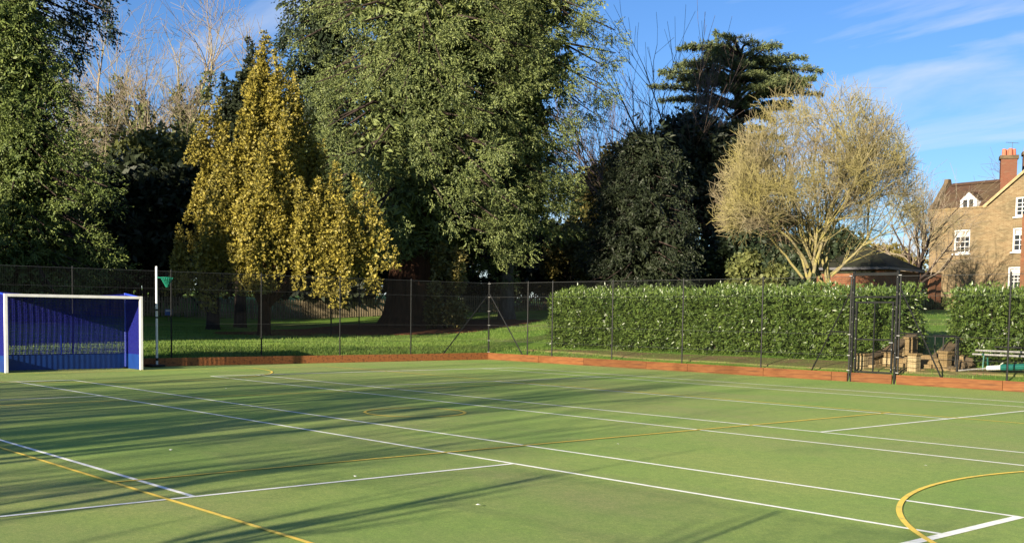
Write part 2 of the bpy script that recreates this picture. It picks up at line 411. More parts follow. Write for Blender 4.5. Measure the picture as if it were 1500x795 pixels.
TPL_ROPE_SHORT = rope(7, _tr, .34, .075)

def trunk_tube(pts, radii, n=10, flute=0.0, rng=None):
    V, Fc = [], []
    for i, (p, r) in enumerate(zip(pts, radii)):
        for k in range(n):
            t = 2*math.pi*k/n; rr = r*(1+flute*math.sin(t*5+1.0)*(1 if i < 4 else .4)) if flute else r
            V.append((p[0]+rr*math.cos(t), p[1]+rr*math.sin(t), p[2]))
    for i in range(len(pts)-1):
        for k in range(n): Fc.append((i*n+k, i*n+(k+1) % n, (i+1)*n+(k+1) % n, (i+1)*n+k))
    return np.array(V), np.array(Fc)

def conifer(name, label, b, H, prof, h0, nb, rng, leaf, bark, r_trunk, tuft=0.38, per=70, droop=1.0, clump=0.85, group=None, flute=0.0, lean=(0, 0), tpl=TPL_ROPE, inner=0.7, gap=0.0, hmax_dense=None, limbs=True, clumpy=False):
    """tapered trunk, drooping limbs, a crown of many small sprays gathered in hanging clumps"""
    t = thing(name, label, 'tree', b, group=group)
    zs = np.array([-0.3, 0.15, 0.6, 1.4, 3, 6, 10, H*0.55, H*0.8, H*0.98]); zs = np.unique(np.clip(zs, -0.3, H))
    rad = r_trunk*np.where(zs < 2.0, 1+0.5*np.exp(-np.maximum(zs, 0)/0.55), 1)*np.clip(1-zs/H, 0.03, 1)**0.8
    V, Fc = trunk_tube([(lean[0]*z/H, lean[1]*z/H, z) for z in zs], rad, 20 if flute else 10, flute)
    np_mesh('trunk', V, Fc, bark, t, smooth=True)
    P, A, S, L0, L1, LR = [], [], [], [], [], []; IP, IA, IS = [], [], []
    for i in range(nb):
        u = (i+rng.random())/nb
        h = h0 + (H-h0-0.3)*u**1.15
        R_ = prof(h)*(rng.uniform(0.82, 1.08) if rng.random() < (.85 if clumpy else .6) else rng.uniform(.45, .78))
        if R_ < 0.15: continue
        az = rng.uniform(0, 6.2832) if clumpy else i*2.39996+rng.uniform(-.5, .5)
        if clumpy: R_ *= 1+.11*math.sin(3*az+h*.8)+.07*math.sin(5*az-h*1.9)
        o = np.array([math.cos(az), math.sin(az), 0.0])
        c0 = np.array([lean[0]*h/H, lean[1]*h/H, h])
        rise = rng.uniform(0.1, 0.4)*droop
        tip = c0 + o*R_ + np.array([0, 0, -R_*0.28*droop*rng.uniform(0.3, 1.3)])
        midp = c0 + o*R_*0.5 + np.array([0, 0, R_*0.10*rise])
        if limbs:
            rb = 0.022+0.009*R_
            L0 += [c0, midp]; L1 += [midp, tip]; LR += [(rb*1.5, rb), (rb, rb*.35)]
        dense = 1.0 if (hmax_dense is None or h < hmax_dense) else 0.5
        n = int(per*dense*(0.35+0.65*min(1, R_/3.5))*rng.uniform(0.75, 1.25)); big = 1.0 if dense == 1 else 1.5
        ncl = max(1, int(R_*(.30 if clumpy else .48)+rng.random()))
        lat = np.array([-o[1], o[0], 0])
        tt = rng.uniform(0.72 if clumpy else .5, 1.0, ncl); tt[0] = .97
        cc = np.where(tt[:, None] < .5, c0+(midp-c0)*tt[:, None]*2, midp+(tip-midp)*(tt[:, None]-.5)*2) + lat*(rng.normal(0, 0.30, (ncl, 1))*R_*0.5) + np.array([0, 0, 1])*rng.normal(0, .2, (ncl, 1))
        csz = rng.uniform(.75, 1.45, ncl) if clumpy else rng.uniform(.6, 1.25, ncl)
        idx = rng.integers(0, ncl, n)
        q = rng.normal(0, 1, (n, 3))*np.array([0.36, 0.36, 0.20])*clump*csz[idx][:, None]
        rope = rng.integers(0, 7, n)+idx*7                      # hanging ropes inside each clump
        ro = rng.normal(0, .30 if clumpy else .36, (ncl*7, 3))*np.array([1, 1, .4])*clump; rl = rng.uniform(.3, 1.15, ncl*7)
        hang = -rng.random(n)*rl[rope]*droop*clump
        p = cc[idx]+np.where((rng.random(n) < .62)[:, None], ro[rope]+q*.32, q); p[:, 2] += hang
        ax = o[None]*0.45 + rng.normal(0, 0.38, (n, 3)) + np.array([0, 0, -0.85*droop + 0.25*(1-droop)])
        if clumpy:                                              # dense rounded clumps with short hanging ends
            sh = rng.random(n) < .80; dv = rng.normal(size=(n, 3)); dv /= np.linalg.norm(dv, axis=1, keepdims=True)
            pc = cc[idx]+dv*(rng.random((n, 1))**.28)*np.array([.74, .74, .58])*clump*csz[idx][:, None]
            pc[:, 2] -= .25*np.abs(dv[:, 0]*o[0]+dv[:, 1]*o[1])*clump
            p = np.where(sh[:, None], pc, p); ax = np.where(sh[:, None], dv*.8+o[None]*.3+rng.normal(0, .3, (n, 3))+np.array([0, 0, -.30]), ax)
        P.append(p); A.append(ax); S.append(rng.uniform(0.7, 1.25, n)*tuft*big)
        ni = int(n*inner)
        if ni:
            f = rng.uniform(0.10, 0.55 if clumpy else .6, ni)[:, None]
            IP.append(c0+o*R_*f+rng.normal(0, .5, (ni, 3))); IA.append(rng.normal(0, 1, (ni, 3))+np.array([0, 0, -.5])); IS.append(rng.uniform(.9, 1.5, ni)*tuft)
    P, A, S = np.concatenate(P), np.concatenate(A), np.concatenate(S)
    P[:, 2] = np.maximum(P[:, 2], 0.25)
    V, Fc, r = tuft_mesh(P, A, S, tpl, rng)
    if IP:
        V2, F2, r2 = tuft_mesh(np.concatenate(IP), np.concatenate(IA), np.concatenate(IS), TPL_SPRAY, rng)
        Fc = np.concatenate([Fc, F2+len(V)]); V = np.concatenate([V, V2]); r = np.concatenate([r, r2])
    np_mesh('crown', V, Fc, leaf, t, rnd=r)['kind'] = 'stuff'
    if limbs:
        LR = np.array(LR); V, Fc = tubes_np(L0, L1, LR[:, 0], LR[:, 1], 4)
        np_mesh('limbs', V, Fc, 'dark_bark', t)
    return t

def shrub(name, label, b, ell, n, rng, leaf, tuft=0.3, group=None, cat='shrub', lumps=14, tpl=TPL_LEAF, bark='dark_bark', up=0.3, z0=0.15):
    """rounded evergreen: stem, branching limbs and leaf clumps in uneven lobes"""
    t = thing(name, label, cat, b, group=group)
    rx, ry, h = ell
    L0, L1, R0, R1 = [], [], [], []
    cen = []
    for i in range(lumps):
        az = i*2.4+rng.uniform(-.5, .5); u = rng.uniform(0.0, 1)**0.7; el = rng.uniform(0.1, 1.0)
        rr = math.sqrt(max(0, 1-(el*0.9)**2))*rng.uniform(0.55, 0.9)
        c = np.array([rx*rr*math.cos(az), ry*rr*math.sin(az), h*(0.08+0.80*el)]); cen.append(c)
        k = np.array([c[0]*.3, c[1]*.3, c[2]*.45])
        L0 += [np.array([0, 0, -.1])+rng.normal(0, .1, 3)*[1, 1, 0], k]; L1 += [k, c]; R0 += [.07, .05]; R1 += [.05, .015]
    cen = np.array(cen); s = np.array([rx, ry, h*0.5])*0.36
    idx = rng.integers(0, lumps, n)
    d = rng.normal(size=(n, 3)); d /= np.linalg.norm(d, axis=1, keepdims=True)
    p = cen[idx]+d*s*(rng.random((n, 1))**0.4)*rng.uniform(.8, 1.15, (n, 1))
    p[:, 2] = np.maximum(p[:, 2], z0*rng.random(n))
    ax = d+rng.normal(0, .5, (n, 3))+np.array([0, 0, up])
    V, Fc, r = tuft_mesh(p, ax, rng.uniform(.7, 1.3, n)*tuft, tpl, rng)
    np_mesh('crown', V, Fc, leaf, t, rnd=r)['kind'] = 'stuff'
    V, Fc = tubes_np(L0, L1, R0, R1, 5)
    np_mesh('trunk', V, Fc, bark, t)
    return t

def spire_tree(name, label, b, spires, rng, leaf, tuft=0.2, dens=230, group=None, bark='dark_bark', tpl=TPL_BUD, trunk_r=0.3):
    """upright yew: several pointed columns on ascending limbs; spires = (dx, dy, z_bottom, z_top, r_max)"""
    t = thing(name, label, 'tree', b, group=group)
    P, A, S = [], [], []; L0, L1, R0, R1 = [], [], [], []
    for (dx, dy, zb, zt, rm) in spires:
        Hs = zt-zb; m_ = max(4, int(Hs*(0.7+1.0*rm)))            # slender plumes standing round the limb
        u = np.linspace(0, .72, m_)+rng.uniform(-.02, .02, m_); u[0] = 0
        rr = rm*.86*np.minimum(1, (np.maximum(u, 0)*Hs/(3.2*rm+.8)))**0.8
        az0 = rng.uniform(0, 6.28)+np.arange(m_)*2.4+rng.uniform(-.5, .5, m_)
        c = np.stack([dx+rr*np.cos(az0), dy+rr*np.sin(az0), zt-u*Hs], 1)
        pl = rng.uniform(1.4, 2.9, m_)*(.6+.5*min(1, rm)); pl[0] *= 1.3
        each = (dens*pl).astype(int); i_ = np.repeat(np.arange(m_), each); n = len(i_)
        v_ = rng.random(n)**.8                                   # 0 tip, 1 foot of the plume
        az = rng.uniform(0, 6.283, n); lump = .75+.45*np.abs(np.sin(v_*7+i_*1.7+az*2))
        q = (.045+.235*np.minimum(1, v_*1.3)*(1-.35*v_))*lump*np.where(rng.random(n) < .75, rng.uniform(.75, 1.1, n), rng.uniform(.1, .8, n))*(.7+.35*pl[i_])
        out_ = np.stack([np.cos(az0), np.sin(az0)], 1)[i_]
        p = c[i_].copy(); p[:, 2] -= v_*pl[i_]; p[:, :2] += np.stack([q*np.cos(az), q*np.sin(az)], 1)-out_*(v_*.30*pl[i_])[:, None]
        ax = np.stack([np.cos(az)*.6, np.sin(az)*.6, np.full(n, .8)], 1)+rng.normal(0, .35, (n, 3))
        P.append(p); A.append(ax); S.append(rng.uniform(.7, 1.3, n)*tuft)
        ni = int(n*.07); f_ = rng.random(ni); j_ = rng.integers(0, m_, ni)
        j_ = np.maximum(j_, min(2, m_-1)); P.append(np.stack([dx+(c[j_, 0]-dx)*f_*.6, dy+(c[j_, 1]-dy)*f_*.6, c[j_, 2]-.6-.6*rng.random(ni)], 1)); A.append(rng.normal(size=(ni, 3))); S.append(np.full(ni, tuft*2.4))
        k = np.array([dx*.25, dy*.25, 2.2]); L0 += [np.array([dx*.03, dy*.03, 1.2]), k]; L1 += [k, np.array([dx, dy, max(zb, 2.4)+Hs*.5])]; R0 += [.10, .07]; R1 += [.07, .015]
    P, A, S = np.concatenate(P), np.concatenate(A), np.concatenate(S)
    V, Fc, r = tuft_mesh(P, A, S, tpl, rng)
    np_mesh('crown', V, Fc, leaf, t, rnd=r)['kind'] = 'stuff'
    V, Fc = trunk_tube([(0, 0, -.2), (0, 0, .2), (.03, 0, 1), (0, .02, 2.4), (0, 0, 5)], [trunk_r*1.4, trunk_r*1.1, trunk_r, trunk_r*.85, trunk_r*.4], 9)
    np_mesh('trunk', V, Fc, bark, t, smooth=True)
    V, Fc = tubes_np(L0, L1, R0, R1, 5); np_mesh('limbs', V, Fc, bark, t)
    return t

def grow(rng, stems, levels, env=None, trop=0.25, wob=0.22, min_r=0.006, u0=.45):
    """recursive branching; stems = (p, dir, length, radius); levels = [(children, len_ratio, angle, segs)]"""
    S0, S1, A0, A1, LV = [], [], [], [], []
    todo = [(np.array(p, float), np.array(d, float)/np.linalg.norm(d), L, r, 0) for p, d, L, r in stems]
    while todo:
        p, d, L, r, lv = todo.pop()
        nch, lr, ang, ns = levels[lv]
        pts = [p]; dirs = [d]; tp = 0.5 if lv < len(levels)-1 else 0.3
        stop = False
        for s in range(ns):
            d = d + rng.normal(0, wob, 3) + np.array([0, 0, trop*(0.3 if lv == 0 else 1)]); d /= np.linalg.norm(d)
            q = pts[-1]+d*(L/ns)
            if env is not None and lv > 0 and not env(q): stop = True; break
            pts.append(q); dirs.append(d)
        k = len(pts)-1
        if k == 0: continue
        for s in range(k):
            S0.append(pts[s]); S1.append(pts[s+1]); A0.append(max(min_r, r*(1-(1-tp)*s/ns))); A1.append(max(min_r*.8, r*(1-(1-tp)*(s+1)/ns))); LV.append(lv)
        if lv+1 < len(levels):
            for c in range(nch):
                u = rng.uniform(0.22 if lv else u0, 1.0) if c else 1.0
                f = u*k; s = min(int(f), k-1); b_ = pts[s]+(pts[s+1]-pts[s])*(f-s); dd = dirs[min(s+1, k)]
                pr = rng.normal(size=3); pr -= dd*(pr@dd); pr /= np.linalg.norm(pr)
                a = ang*rng.uniform(0.55, 1.3) if c else ang*0.35
                nd = dd*math.cos(a)+pr*math.sin(a)
                todo.append((b_, nd, L*lr*rng.uniform(0.65, 1.2), max(min_r, r*(1-(1-tp)*u)*rng.uniform(0.5, 0.75)), lv+1))
    return np.array(S0), np.array(S1), np.array(A0), np.array(A1), np.array(LV)
def bare_tree(name, label, b, stems, levels, rng, bark, twig=None, env=None, group=None, trop=.25, wob=.22, min_r=.006, split=2, ivy=None, ivy_n=0, ivy_top=8.0, u0=.45):
    t = thing(name, label, 'tree', b, group=group)
    S0, S1, A0, A1, LV = grow(rng, stems, levels, env, trop, wob, min_r, u0)
    big = LV < 1
    mid = (LV >= 1) & (LV < split+1)
    fine = LV >= split+1
    for nm, sel, ns, mt in (('trunk', big, 9, bark), ('branches', mid, 5, bark), ('twigs', fine, 3, twig or bark)):
        if sel.any():
            V, Fc = tubes_np(S0[sel], S1[sel], A0[sel], A1[sel], ns); np_mesh(nm, V, Fc, mt, t, smooth=ns > 3)['kind'] = 'stuff'
    if ivy:
        sel = np.where((LV <= 1) & (S0[:, 2] < ivy_top))[0]; i = rng.choice(sel, ivy_n); f = rng.random((ivy_n, 1))
        p = S0[i]+(S1[i]-S0[i])*f; d = rng.normal(size=(ivy_n, 3)); d /= np.linalg.norm(d, axis=1, keepdims=True)
        p = p+d*(A0[i]*1.2+rng.gamma(2, .16, ivy_n))[:, None]
        V, Fc, r = tuft_mesh(p, d+np.array([0, 0, -.2]), rng.uniform(.25, .5, ivy_n), TPL_LEAF, rng); np_mesh('ivy', V, Fc, ivy, t, rnd=r)['kind'] = 'stuff'
    return t

# ================================================================== THE SETTING
# terrain: one sheet to the horizon, with a step up at the kickboards
xs = np.unique(np.concatenate([[-900, -500, -300, -200, -150, -120, -100], np.arange(-90, -18, 1.5), [-17.56, -17.50], np.arange(-17, 19.5, 3), [19.4, 19.6], np.arange(21, 60, 3), [80, 120, 200, 400, 900]]))
ys = np.unique(np.concatenate([[-900, -500, -300, -200, -120, -80, -60, -40, -20, -12], [-7.46, -7.38], np.arange(-6, 23, 3), [23.80, 23.87], np.arange(24.3, 100, 1.5), [105, 120, 150, 200, 300, 500, 900]]))
GX, GY = np.meshgrid(xs, ys)
Z = terrain(GX, GY)
inside = (GX > -17.53) & (GX < 19.5) & (GY > -7.42) & (GY < 23.83)
Z = np.where(inside, -0.03, Z)
nx = len(xs); I = np.arange(len(ys)-1)[:, None]*nx+np.arange(nx-1)[None]
Fc = np.stack([I, I+1, I+nx+1, I+nx], -1).reshape(-1, 4)
g = np_mesh('ground', np.stack([GX, GY, Z], -1).reshape(-1, 3), Fc, 'lawn', smooth=False); g['kind'] = 'structure'

court = MB(); court.box((0.98, 8.21, -0.01), (37.0, 31.2, 0.02))
ct = court.build('court_surface', TURF); ct['kind'] = 'structure'

# mulch bed under the big redwood, bare soil at the hedge foot
def patch(name, cx, cy, rx, ry, m_, lift, rng, rz=0.0, n=44, rings=9):
    V = [(cx, cy, gz(cx, cy)+lift)]; Fq = []; co, si = math.cos(rz), math.sin(rz)
    ph = rng.uniform(0, 6, 4)
    for k in range(1, rings+1):
        for i in range(n):
            t = 2*math.pi*i/n; e = 1+0.10*math.sin(3*t+ph[0])+0.07*math.sin(7*t+ph[1])+0.05*math.sin(13*t+ph[2])
            a, b = rx*k/rings*math.cos(t)*e, ry*k/rings*math.sin(t)*e
            x, y = cx+a*co-b*si, cy+a*si+b*co; V.append((x, y, gz(x, y)+lift*(1 if k < rings else -1.5)))
    me = bpy.data.meshes.new(name); Fq = [(0, 1+i, 1+(i+1) % n) for i in range(n)]
    for k in range(rings-1):
        for i in range(n): a = 1+k*n+i; b = 1+k*n+(i+1) % n; Fq.append((a, a+n, b+n, b))
    me.from_pydata(V, [], Fq); o = link(bpy.data.objects.new(name, me), None, m_); o['kind'] = 'structure'
    return o
A_B = base(598, 60)
patch('mulch_bed', A_B[0]+1.6, A_B[1]-0.6, 5.2, 8.0, 'mulch', 0.045, RNG, 0.1)
patch('mulch_bed', *base(395, 51)[:2], 2.0, 2.6, 'mulch', 0.04, RNG)

patch('flower_bed', -5.0, 25.2, 11.6, .85, 'soil', .035, RNG, 0.0)
# painted lines: each a flat sheet laid on the carpet
TG, NC = 14.698, 7.349            # centre of the second tennis court, centre line of the netball court
def line_rect(name, x0, y0, x1, y1, wd, m_, z):
    b = MB(); cx, cy = (x0+x1)/2, (y0+y1)/2
    if abs(x1-x0) > abs(y1-y0): d = (abs(x1-x0), wd)
    else: d = (wd, abs(y1-y0))
    v = [(cx-d[0]/2, cy-d[1]/2, z), (cx+d[0]/2, cy-d[1]/2, z), (cx+d[0]/2, cy+d[1]/2, z), (cx-d[0]/2, cy+d[1]/2, z)]
    b.v = v; b.f = [(0, 1, 2, 3)]
    o = b.build(name, m_); o['kind'] = 'structure'; return o
def line_arc(name, cx, cy, r, a0, a1, wd, m_, z, n=96):
    b = MB()
    for i in range(n+1):
        t = a0+(a1-a0)*i/n
        for rr in (r-wd/2, r+wd/2): b.v.append((cx+rr*math.cos(t), cy+rr*math.sin(t), z))
    b.f = [(2*i, 2*i+1, 2*i+3, 2*i+2) for i in range(n)]
    o = b.build(name, m_); o['kind'] = 'structure'; return o
for cy in (0.0, TG):
    zz = 0.004
    for v in (-5.485, -4.115, 4.115, 5.485): line_rect('tennis_sideline', -11.885, cy+v, 11.885, cy+v, 0.06, 'white_line', zz)
    for u in (-6.4, 6.4): line_rect('tennis_service_line', u, cy-4.115, u, cy+4.115, 0.06, 'white_line', zz+.0015)
    for u in (-11.885, 11.885): line_rect('tennis_baseline', u, cy-5.5, u, cy+5.5, 0.10, 'white_line', zz+.0015)
    line_rect('tennis_centre_line', -6.4, cy, 6.4, cy, 0.06, 'white_line', zz)
for v in (-7.62, 7.62): line_rect('netball_sideline', -15.25, NC+v, 15.25, NC+v, 0.05, 'yellow_line', 0.008)
for u in (-15.25, 15.25): line_rect('netball_goal_line', u, NC-7.62, u, NC+7.62, 0.05, 'yellow_line', 0.008)
for u in (-5.083, 5.083): line_rect('netball_third_line', u, NC-7.62, u, NC+7.62, 0.05, 'yellow_line', 0.0095)
line_arc('netball_goal_circle', 15.25, NC, 4.9, math.pi/2, 1.5*math.pi, 0.055, 'yellow_line', 0.011)
line_arc('netball_goal_circle', -15.25, NC, 4.9, -math.pi/2, math.pi/2, 0.055, 'yellow_line', 0.011)
line_arc('netball_centre_circle', 0.13, NC-0.1, 0.9, 0, 2*math.pi, 0.055, 'yellow_line', 0.011)

# ================================================================== FENCES
def mesh_panel(p, q, z0, z1, parent, pitch=0.05, r=0.0021):
    """welded square mesh between two posts"""
    p, q = np.array(p, float), np.array(q, float); L = np.linalg.norm(q-p); d = (q-p)/L
    n = int(L/pitch); P0, P1 = [], []
    for i in range(n+1):
        c = p+d*min(L, i*pitch); P0.append((*c, z0)); P1.append((*c, z1))
    for k in range(int((z1-z0)/pitch)+1):
        z = z0+k*pitch; P0.append((*p, z)); P1.append((*q, z))
    V, Fc = tubes_np(P0, P1, [r]*len(P0), [r]*len(P0), 3)
    return np_mesh('mesh_panel', V, Fc, 'wire', parent)
def fence_run(label, posts, inward, rng, H=3.0, board='board', gaps=(), wires=True, thick=(), z_ground=0.0, boards=True, post_r=0.024):
    """posts: list of (x,y); inward: unit vector towards the court; boards on the court side"""
    b0 = posts[0]; t = thing('court_fence', label, 'fence', (0, 0, 0))
    iw = np.array(inward, float)
    for i, p in enumerate(posts):
        r = post_r*(1.35 if i in thick else 1)
        m_ = MB().tube((*p, -.25), (*p, H+.03), r, n=10); m_.build('post', 'black_metal', t)
        MB().tube((*p, H+.03), (*p, H+.06), r*1.12, r*.5, n=10).build('post_cap', 'black_metal', t)
    for i in range(len(posts)-1):
        if i in gaps: continue
        p, q = np.array(posts[i]), np.array(posts[i+1])
        mesh_panel(p+iw*.035, q+iw*.035, 0.24, H-.01, t)
        if wires:
            for z in (H-.005, 2.45, 1.35, 0.75):
                MB().tube((*(p+iw*.04), z), (*(q+iw*.04), z), 0.0035 if z < 2.9 else .006, n=4).build('line_wire', 'line_wire', t)
    if boards:
        p, q = np.array(posts[0]), np.array(posts[-1]); L = np.linalg.norm(q-p); d = (q-p)/L
        s = 0.0; ang = math.atan2(d[1], d[0])
        while s < L-.05:
            ln = min(rng.choice([1.8, 2.4, 2.4, 3.0]), L-s); c = p+d*(s+ln/2)+iw*0.062
            o = MB().box((0, 0, 0), (ln-.014, .044, .265+rng.uniform(-.006, .006))).build('kickboard', board, t, bevel=.004)
            o.location = (c[0], c[1], .1345); o.rotation_euler = (rng.uniform(-.01, .01), 0, ang+rng.uniform(-.0015, .0015))
            s += ln
    return t
WX, NY = -17.52, 23.83
def wy(px):   # y of a west-fence post seen at a pixel column
    d = ray(px, 480); k = (WX-CAM[0])/d[0]; return CAM[1]+d[1]*k
def nxp(px):
    d = ray(px, 480); k = (NY-CAM[1])/d[1]; return CAM[0]+d[0]*k
corner = (WX, NY)
west = [corner]+[(WX, wy(px)) for px in (602, 498, 383, 251, 107)]
for k in range(4): west.append((WX, west[-1][1]-3.0))
wf = fence_run('black mesh fence with weathered kickboards behind the blue goal', west, (1, 0), random.Random(1) and np.random.default_rng(1), board='board_weathered', thick=(0,))
gl, gr = nxp(1249), nxp(1313)
north_a = [(WX+.0, NY+.001)]+[(nxp(px), NY) for px in (773, 809, 897, 1000, 1116)]+[(gl-.085, NY)]
nf = fence_run('black mesh fence with orange kickboards running in front of the long laurel hedge', north_a[0:], (0, -1), np.random.default_rng(2), gaps=())
north_b = [(gr+.085, NY), (nxp(1478), NY)]
for k in range(3): north_b.append((north_b[-1][0]+3.0, NY))
nfb = fence_run('black mesh fence with orange kickboards to the right of the gate', north_b, (0, -1), np.random.default_rng(3))
SY = -7.45
south = [(4.2+3.02*k+0.05, SY) for k in range(-7, 6)]
sf = fence_run('black mesh fence along the near side of the courts behind the viewer', south, (0, 1), np.random.default_rng(4), boards=False, wires=True)
# braces and clips of the corner post
def strut(parent, a, b, r=.024): MB().tube(a, b, r, n=8).build('brace', 'black_metal', parent)
strut(wf, (WX+.0, NY-.05, 2.55), (WX+.0, NY-2.35, .15))
strut(nf, (WX+.05, NY+.0, 2.55), (WX+2.1, NY+.0, .15))
for z in (2.98, 2.45, 1.9, 1.35, .75, .3):
    MB().box((WX+.05, NY-.06, z), (.03, .05, .014)).build('clip', 'clip', wf)
    MB().box((WX+.10, NY-.045, z), (.05, .02, .014)).build('clip', 'clip', nf)

# gate
gt = thing('court_gate', 'tall black framed mesh gate with overhead beam and diagonal braces', 'gate', ((gl+gr)/2, NY, 0))
gw = gr-gl
def gp(name, c, d, m_='black_metal', par=gt): return MB().box(c, d).build(name, m_, par, bevel=.004)
for s in (-1, 1):
    gp('gate_post', (s*gw/2, 0, 1.5), (.065, .065, 3.3))
    for k, z in enumerate(np.arange(.45, 3.1, .42)):
        gp('bolt', (s*gw/2, -.037, z), (.016, .012, .016), 'clip'); 
    for z in (3.02, 1.35, .75, .32): gp('clip', (s*(gw/2+.085), -.04, z), (.09, .015, .018), 'clip')
    MB().tube((s*(gw/2+.03), .03, 2.72), (s*(gw/2+1.42), .03, .12), .021, n=8).build('brace', 'black_metal', gt)
    gp('brace_tie', (s*(gw/2+.38), .03, 1.42), (.72, .03, .04))
gp('head_beam', (0, 0, 3.06), (gw-.067, .06, .085))
gp('transom', (0, 0, 2.42), (gw-.067, .05, .05))
leaf = MB().box((0, 0, 2.27), (gw-.16, .045, .05)).build('gate_leaf', 'black_metal', gt)
for s in (-1, 1): MB().box((s*(gw/2-.115), 0, 1.27), (.05, .045, 1.95)).build('leaf_stile', 'black_metal', leaf)
MB().box((0, 0, 1.27), (.03, .035, 1.95)).build('leaf_bar', 'black_metal', leaf)
MB().box((0, 0, 1.22), (gw-.29, .03, .04)).build('leaf_rail', 'black_metal', leaf)
MB().box((0, 0, .30), (gw-.29, .045, .05)).build('leaf_rail', 'black_metal', leaf)
MB().box((gw/2-.12, -.05, 1.15), (.12, .03, .03)).build('latch', 'steel', leaf)
for k in range(7): MB().box((-(gw/2-.115) if k % 2 else gw/2-.115, -.027, .4+.28*k), (.018, .01, .018)).build('bolt', 'clip', leaf)
o = mesh_panel((-gw/2+.05, .028), (gw/2-.05, .028), .3, 2.3, gt)
o = mesh_panel((-gw/2+.05, .036), (gw/2-.05, .036), 2.46, 3.0, gt)
kb = MB().box((0, 0, 0), (gw-.10, .044, .265)).build('kickboard', 'board', gt, bevel=.004); kb.location = (0, -.062, .1345)

# ================================================================== HOCKEY GOAL
GXf, GY0, GY1, GD, GHt = -15.80, 5.10, 8.92, 1.15, 2.17
hg = thing('hockey_goal', 'white framed hockey goal with blue net and blue boards', 'goal', (GXf, (GY0+GY1)/2, 0))
hw = (GY1-GY0)/2
for s in (-1, 1):
    MB().box((0, s*hw, GHt/2), (.085, .085, GHt)).build('goal_post', 'white_paint', hg, bevel=.006)
MB().box((0, 0, GHt-.04), (.083, 2*hw-.087, .08)).build('crossbar', 'white_paint', hg, bevel=.006)
MB().box((-GD, 0, .235), (.03, 2*hw-.02, .46)).build('back_board', 'blue_board', hg, bevel=.004)
for s in (-1, 1):
    MB().box((-GD/2-.015, s*(hw+.012), .235), (GD-.03-.03, .03, .46)).build('side_board', 'blue_board', hg, bevel=.004)
    MB().tube((-GD+.03, s*(hw-.02), 0.02), (-GD+.03, s*(hw-.02), 2.27), .026, n=8).build('rear_post', 'blue_metal', hg)
    MB().tube((-.045, s*(hw-.01), GHt-.03), (-GD+.03, s*(hw-.02), 2.25), .024, n=8).build('top_rail', 'blue_metal', hg)
    MB().box((-GD+.03, s*(hw-.04), .03), (.16, .10, .04)).build('wheel_bracket', 'black_metal', hg)
MB().box((-GD+.02, -.03, .72), (.03, .03, .56)).build('centre_strut', 'blue_metal', hg)
def net(name, f, nu, nv, parent, r=.0045, m_='blue_net'):
    P0, P1 = [], []
    G = np.array([[f(u/nu, v/nv) for v in range(nv+1)] for u in range(nu+1)])
    a = np.concatenate([G[:, :-1].reshape(-1, 3), G[:-1].reshape(-1, 3)]); b = np.concatenate([G[:, 1:].reshape(-1, 3), G[1:].reshape(-1, 3)])
    V, Fc = tubes_np(a, b, np.full(len(a), r), np.full(len(a), r), 3)
    return np_mesh(name, V, Fc, m_, parent)
net('net', lambda u, v: (-GD+.03-.02*math.sin(math.pi*u)*math.sin(math.pi*v), -hw+2*hw*u, .46+(2.24-.46)*v - .10*v*math.sin(math.pi*u)), 92, 40, hg, r=.0090)
for s in (-1, 1):
    net('net', lambda u, v: (-.05-(GD-.08)*u, s*(hw+.0), .46+(GHt-.06+.10*u-.46)*v), 26, 40, hg, r=.0090)
net('net', lambda u, v: (-.05-(GD-.08)*v, -hw+2*hw*u, GHt-.05+.10*v-(.10*math.sin(math.pi*u))*(.3+.7*v)), 80, 22, hg, r=.0090)

# netball post
pb = at(230, 537.5, 1); d = ray(230, 537.5); k = -CAM[2]/d[2]; NB = CAM+d*k
nb = thing('netball_post', 'slim white netball post with green hoop net beside the goal', 'netball post', (NB[0], NB[1], 0))
MB().tube((0, 0, .02), (0, 0, 3.1), .036, n=12).build('pole', 'white_paint', nb)
MB().tube((0, 0, 3.1), (0, 0, 3.13), .038, .02, n=12).build('pole_cap', 'white_paint', nb)
for z, h in ((1.75, .06), (1.52, .05), (.20, .09)): MB().tube((0, 0, z), (0, 0, z+h), .039, n=12).build('black_band', 'black_metal', nb)
MB().box((-.18, 0, .05), (.62, .45, .06)).build('base_plate', 'black_metal', nb, bevel=.01)
rd = Vector((0.80, 0.60, 0))
hc = rd*(.036+.12+.19)+Vector((0, 0, 2.78))
MB().tube(rd*.03+Vector((0, 0, 2.78)), rd*.16+Vector((0, 0, 2.78)), .012, n=6).build('hoop_arm', 'green_net', nb)
b = MB(); n_ = 24
for i in range(n_):
    a0, a1 = 2*math.pi*i/n_, 2*math.pi*(i+1)/n_
    b.tube(hc+Vector((.19*math.cos(a0), .19*math.sin(a0), 0)), hc+Vector((.19*math.cos(a1), .19*math.sin(a1), 0)), .011, n=5, cap=False)
b.build('hoop', 'green_net', nb)
net('hoop_net', lambda u, v: (hc[0]+(.185*(1-.80*v))*math.cos(2*math.pi*u)+.03*v, hc[1]+(.185*(1-.80*v))*math.sin(2*math.pi*u), hc[2]-.29*v), 16, 6, nb, r=.008, m_='green_net')

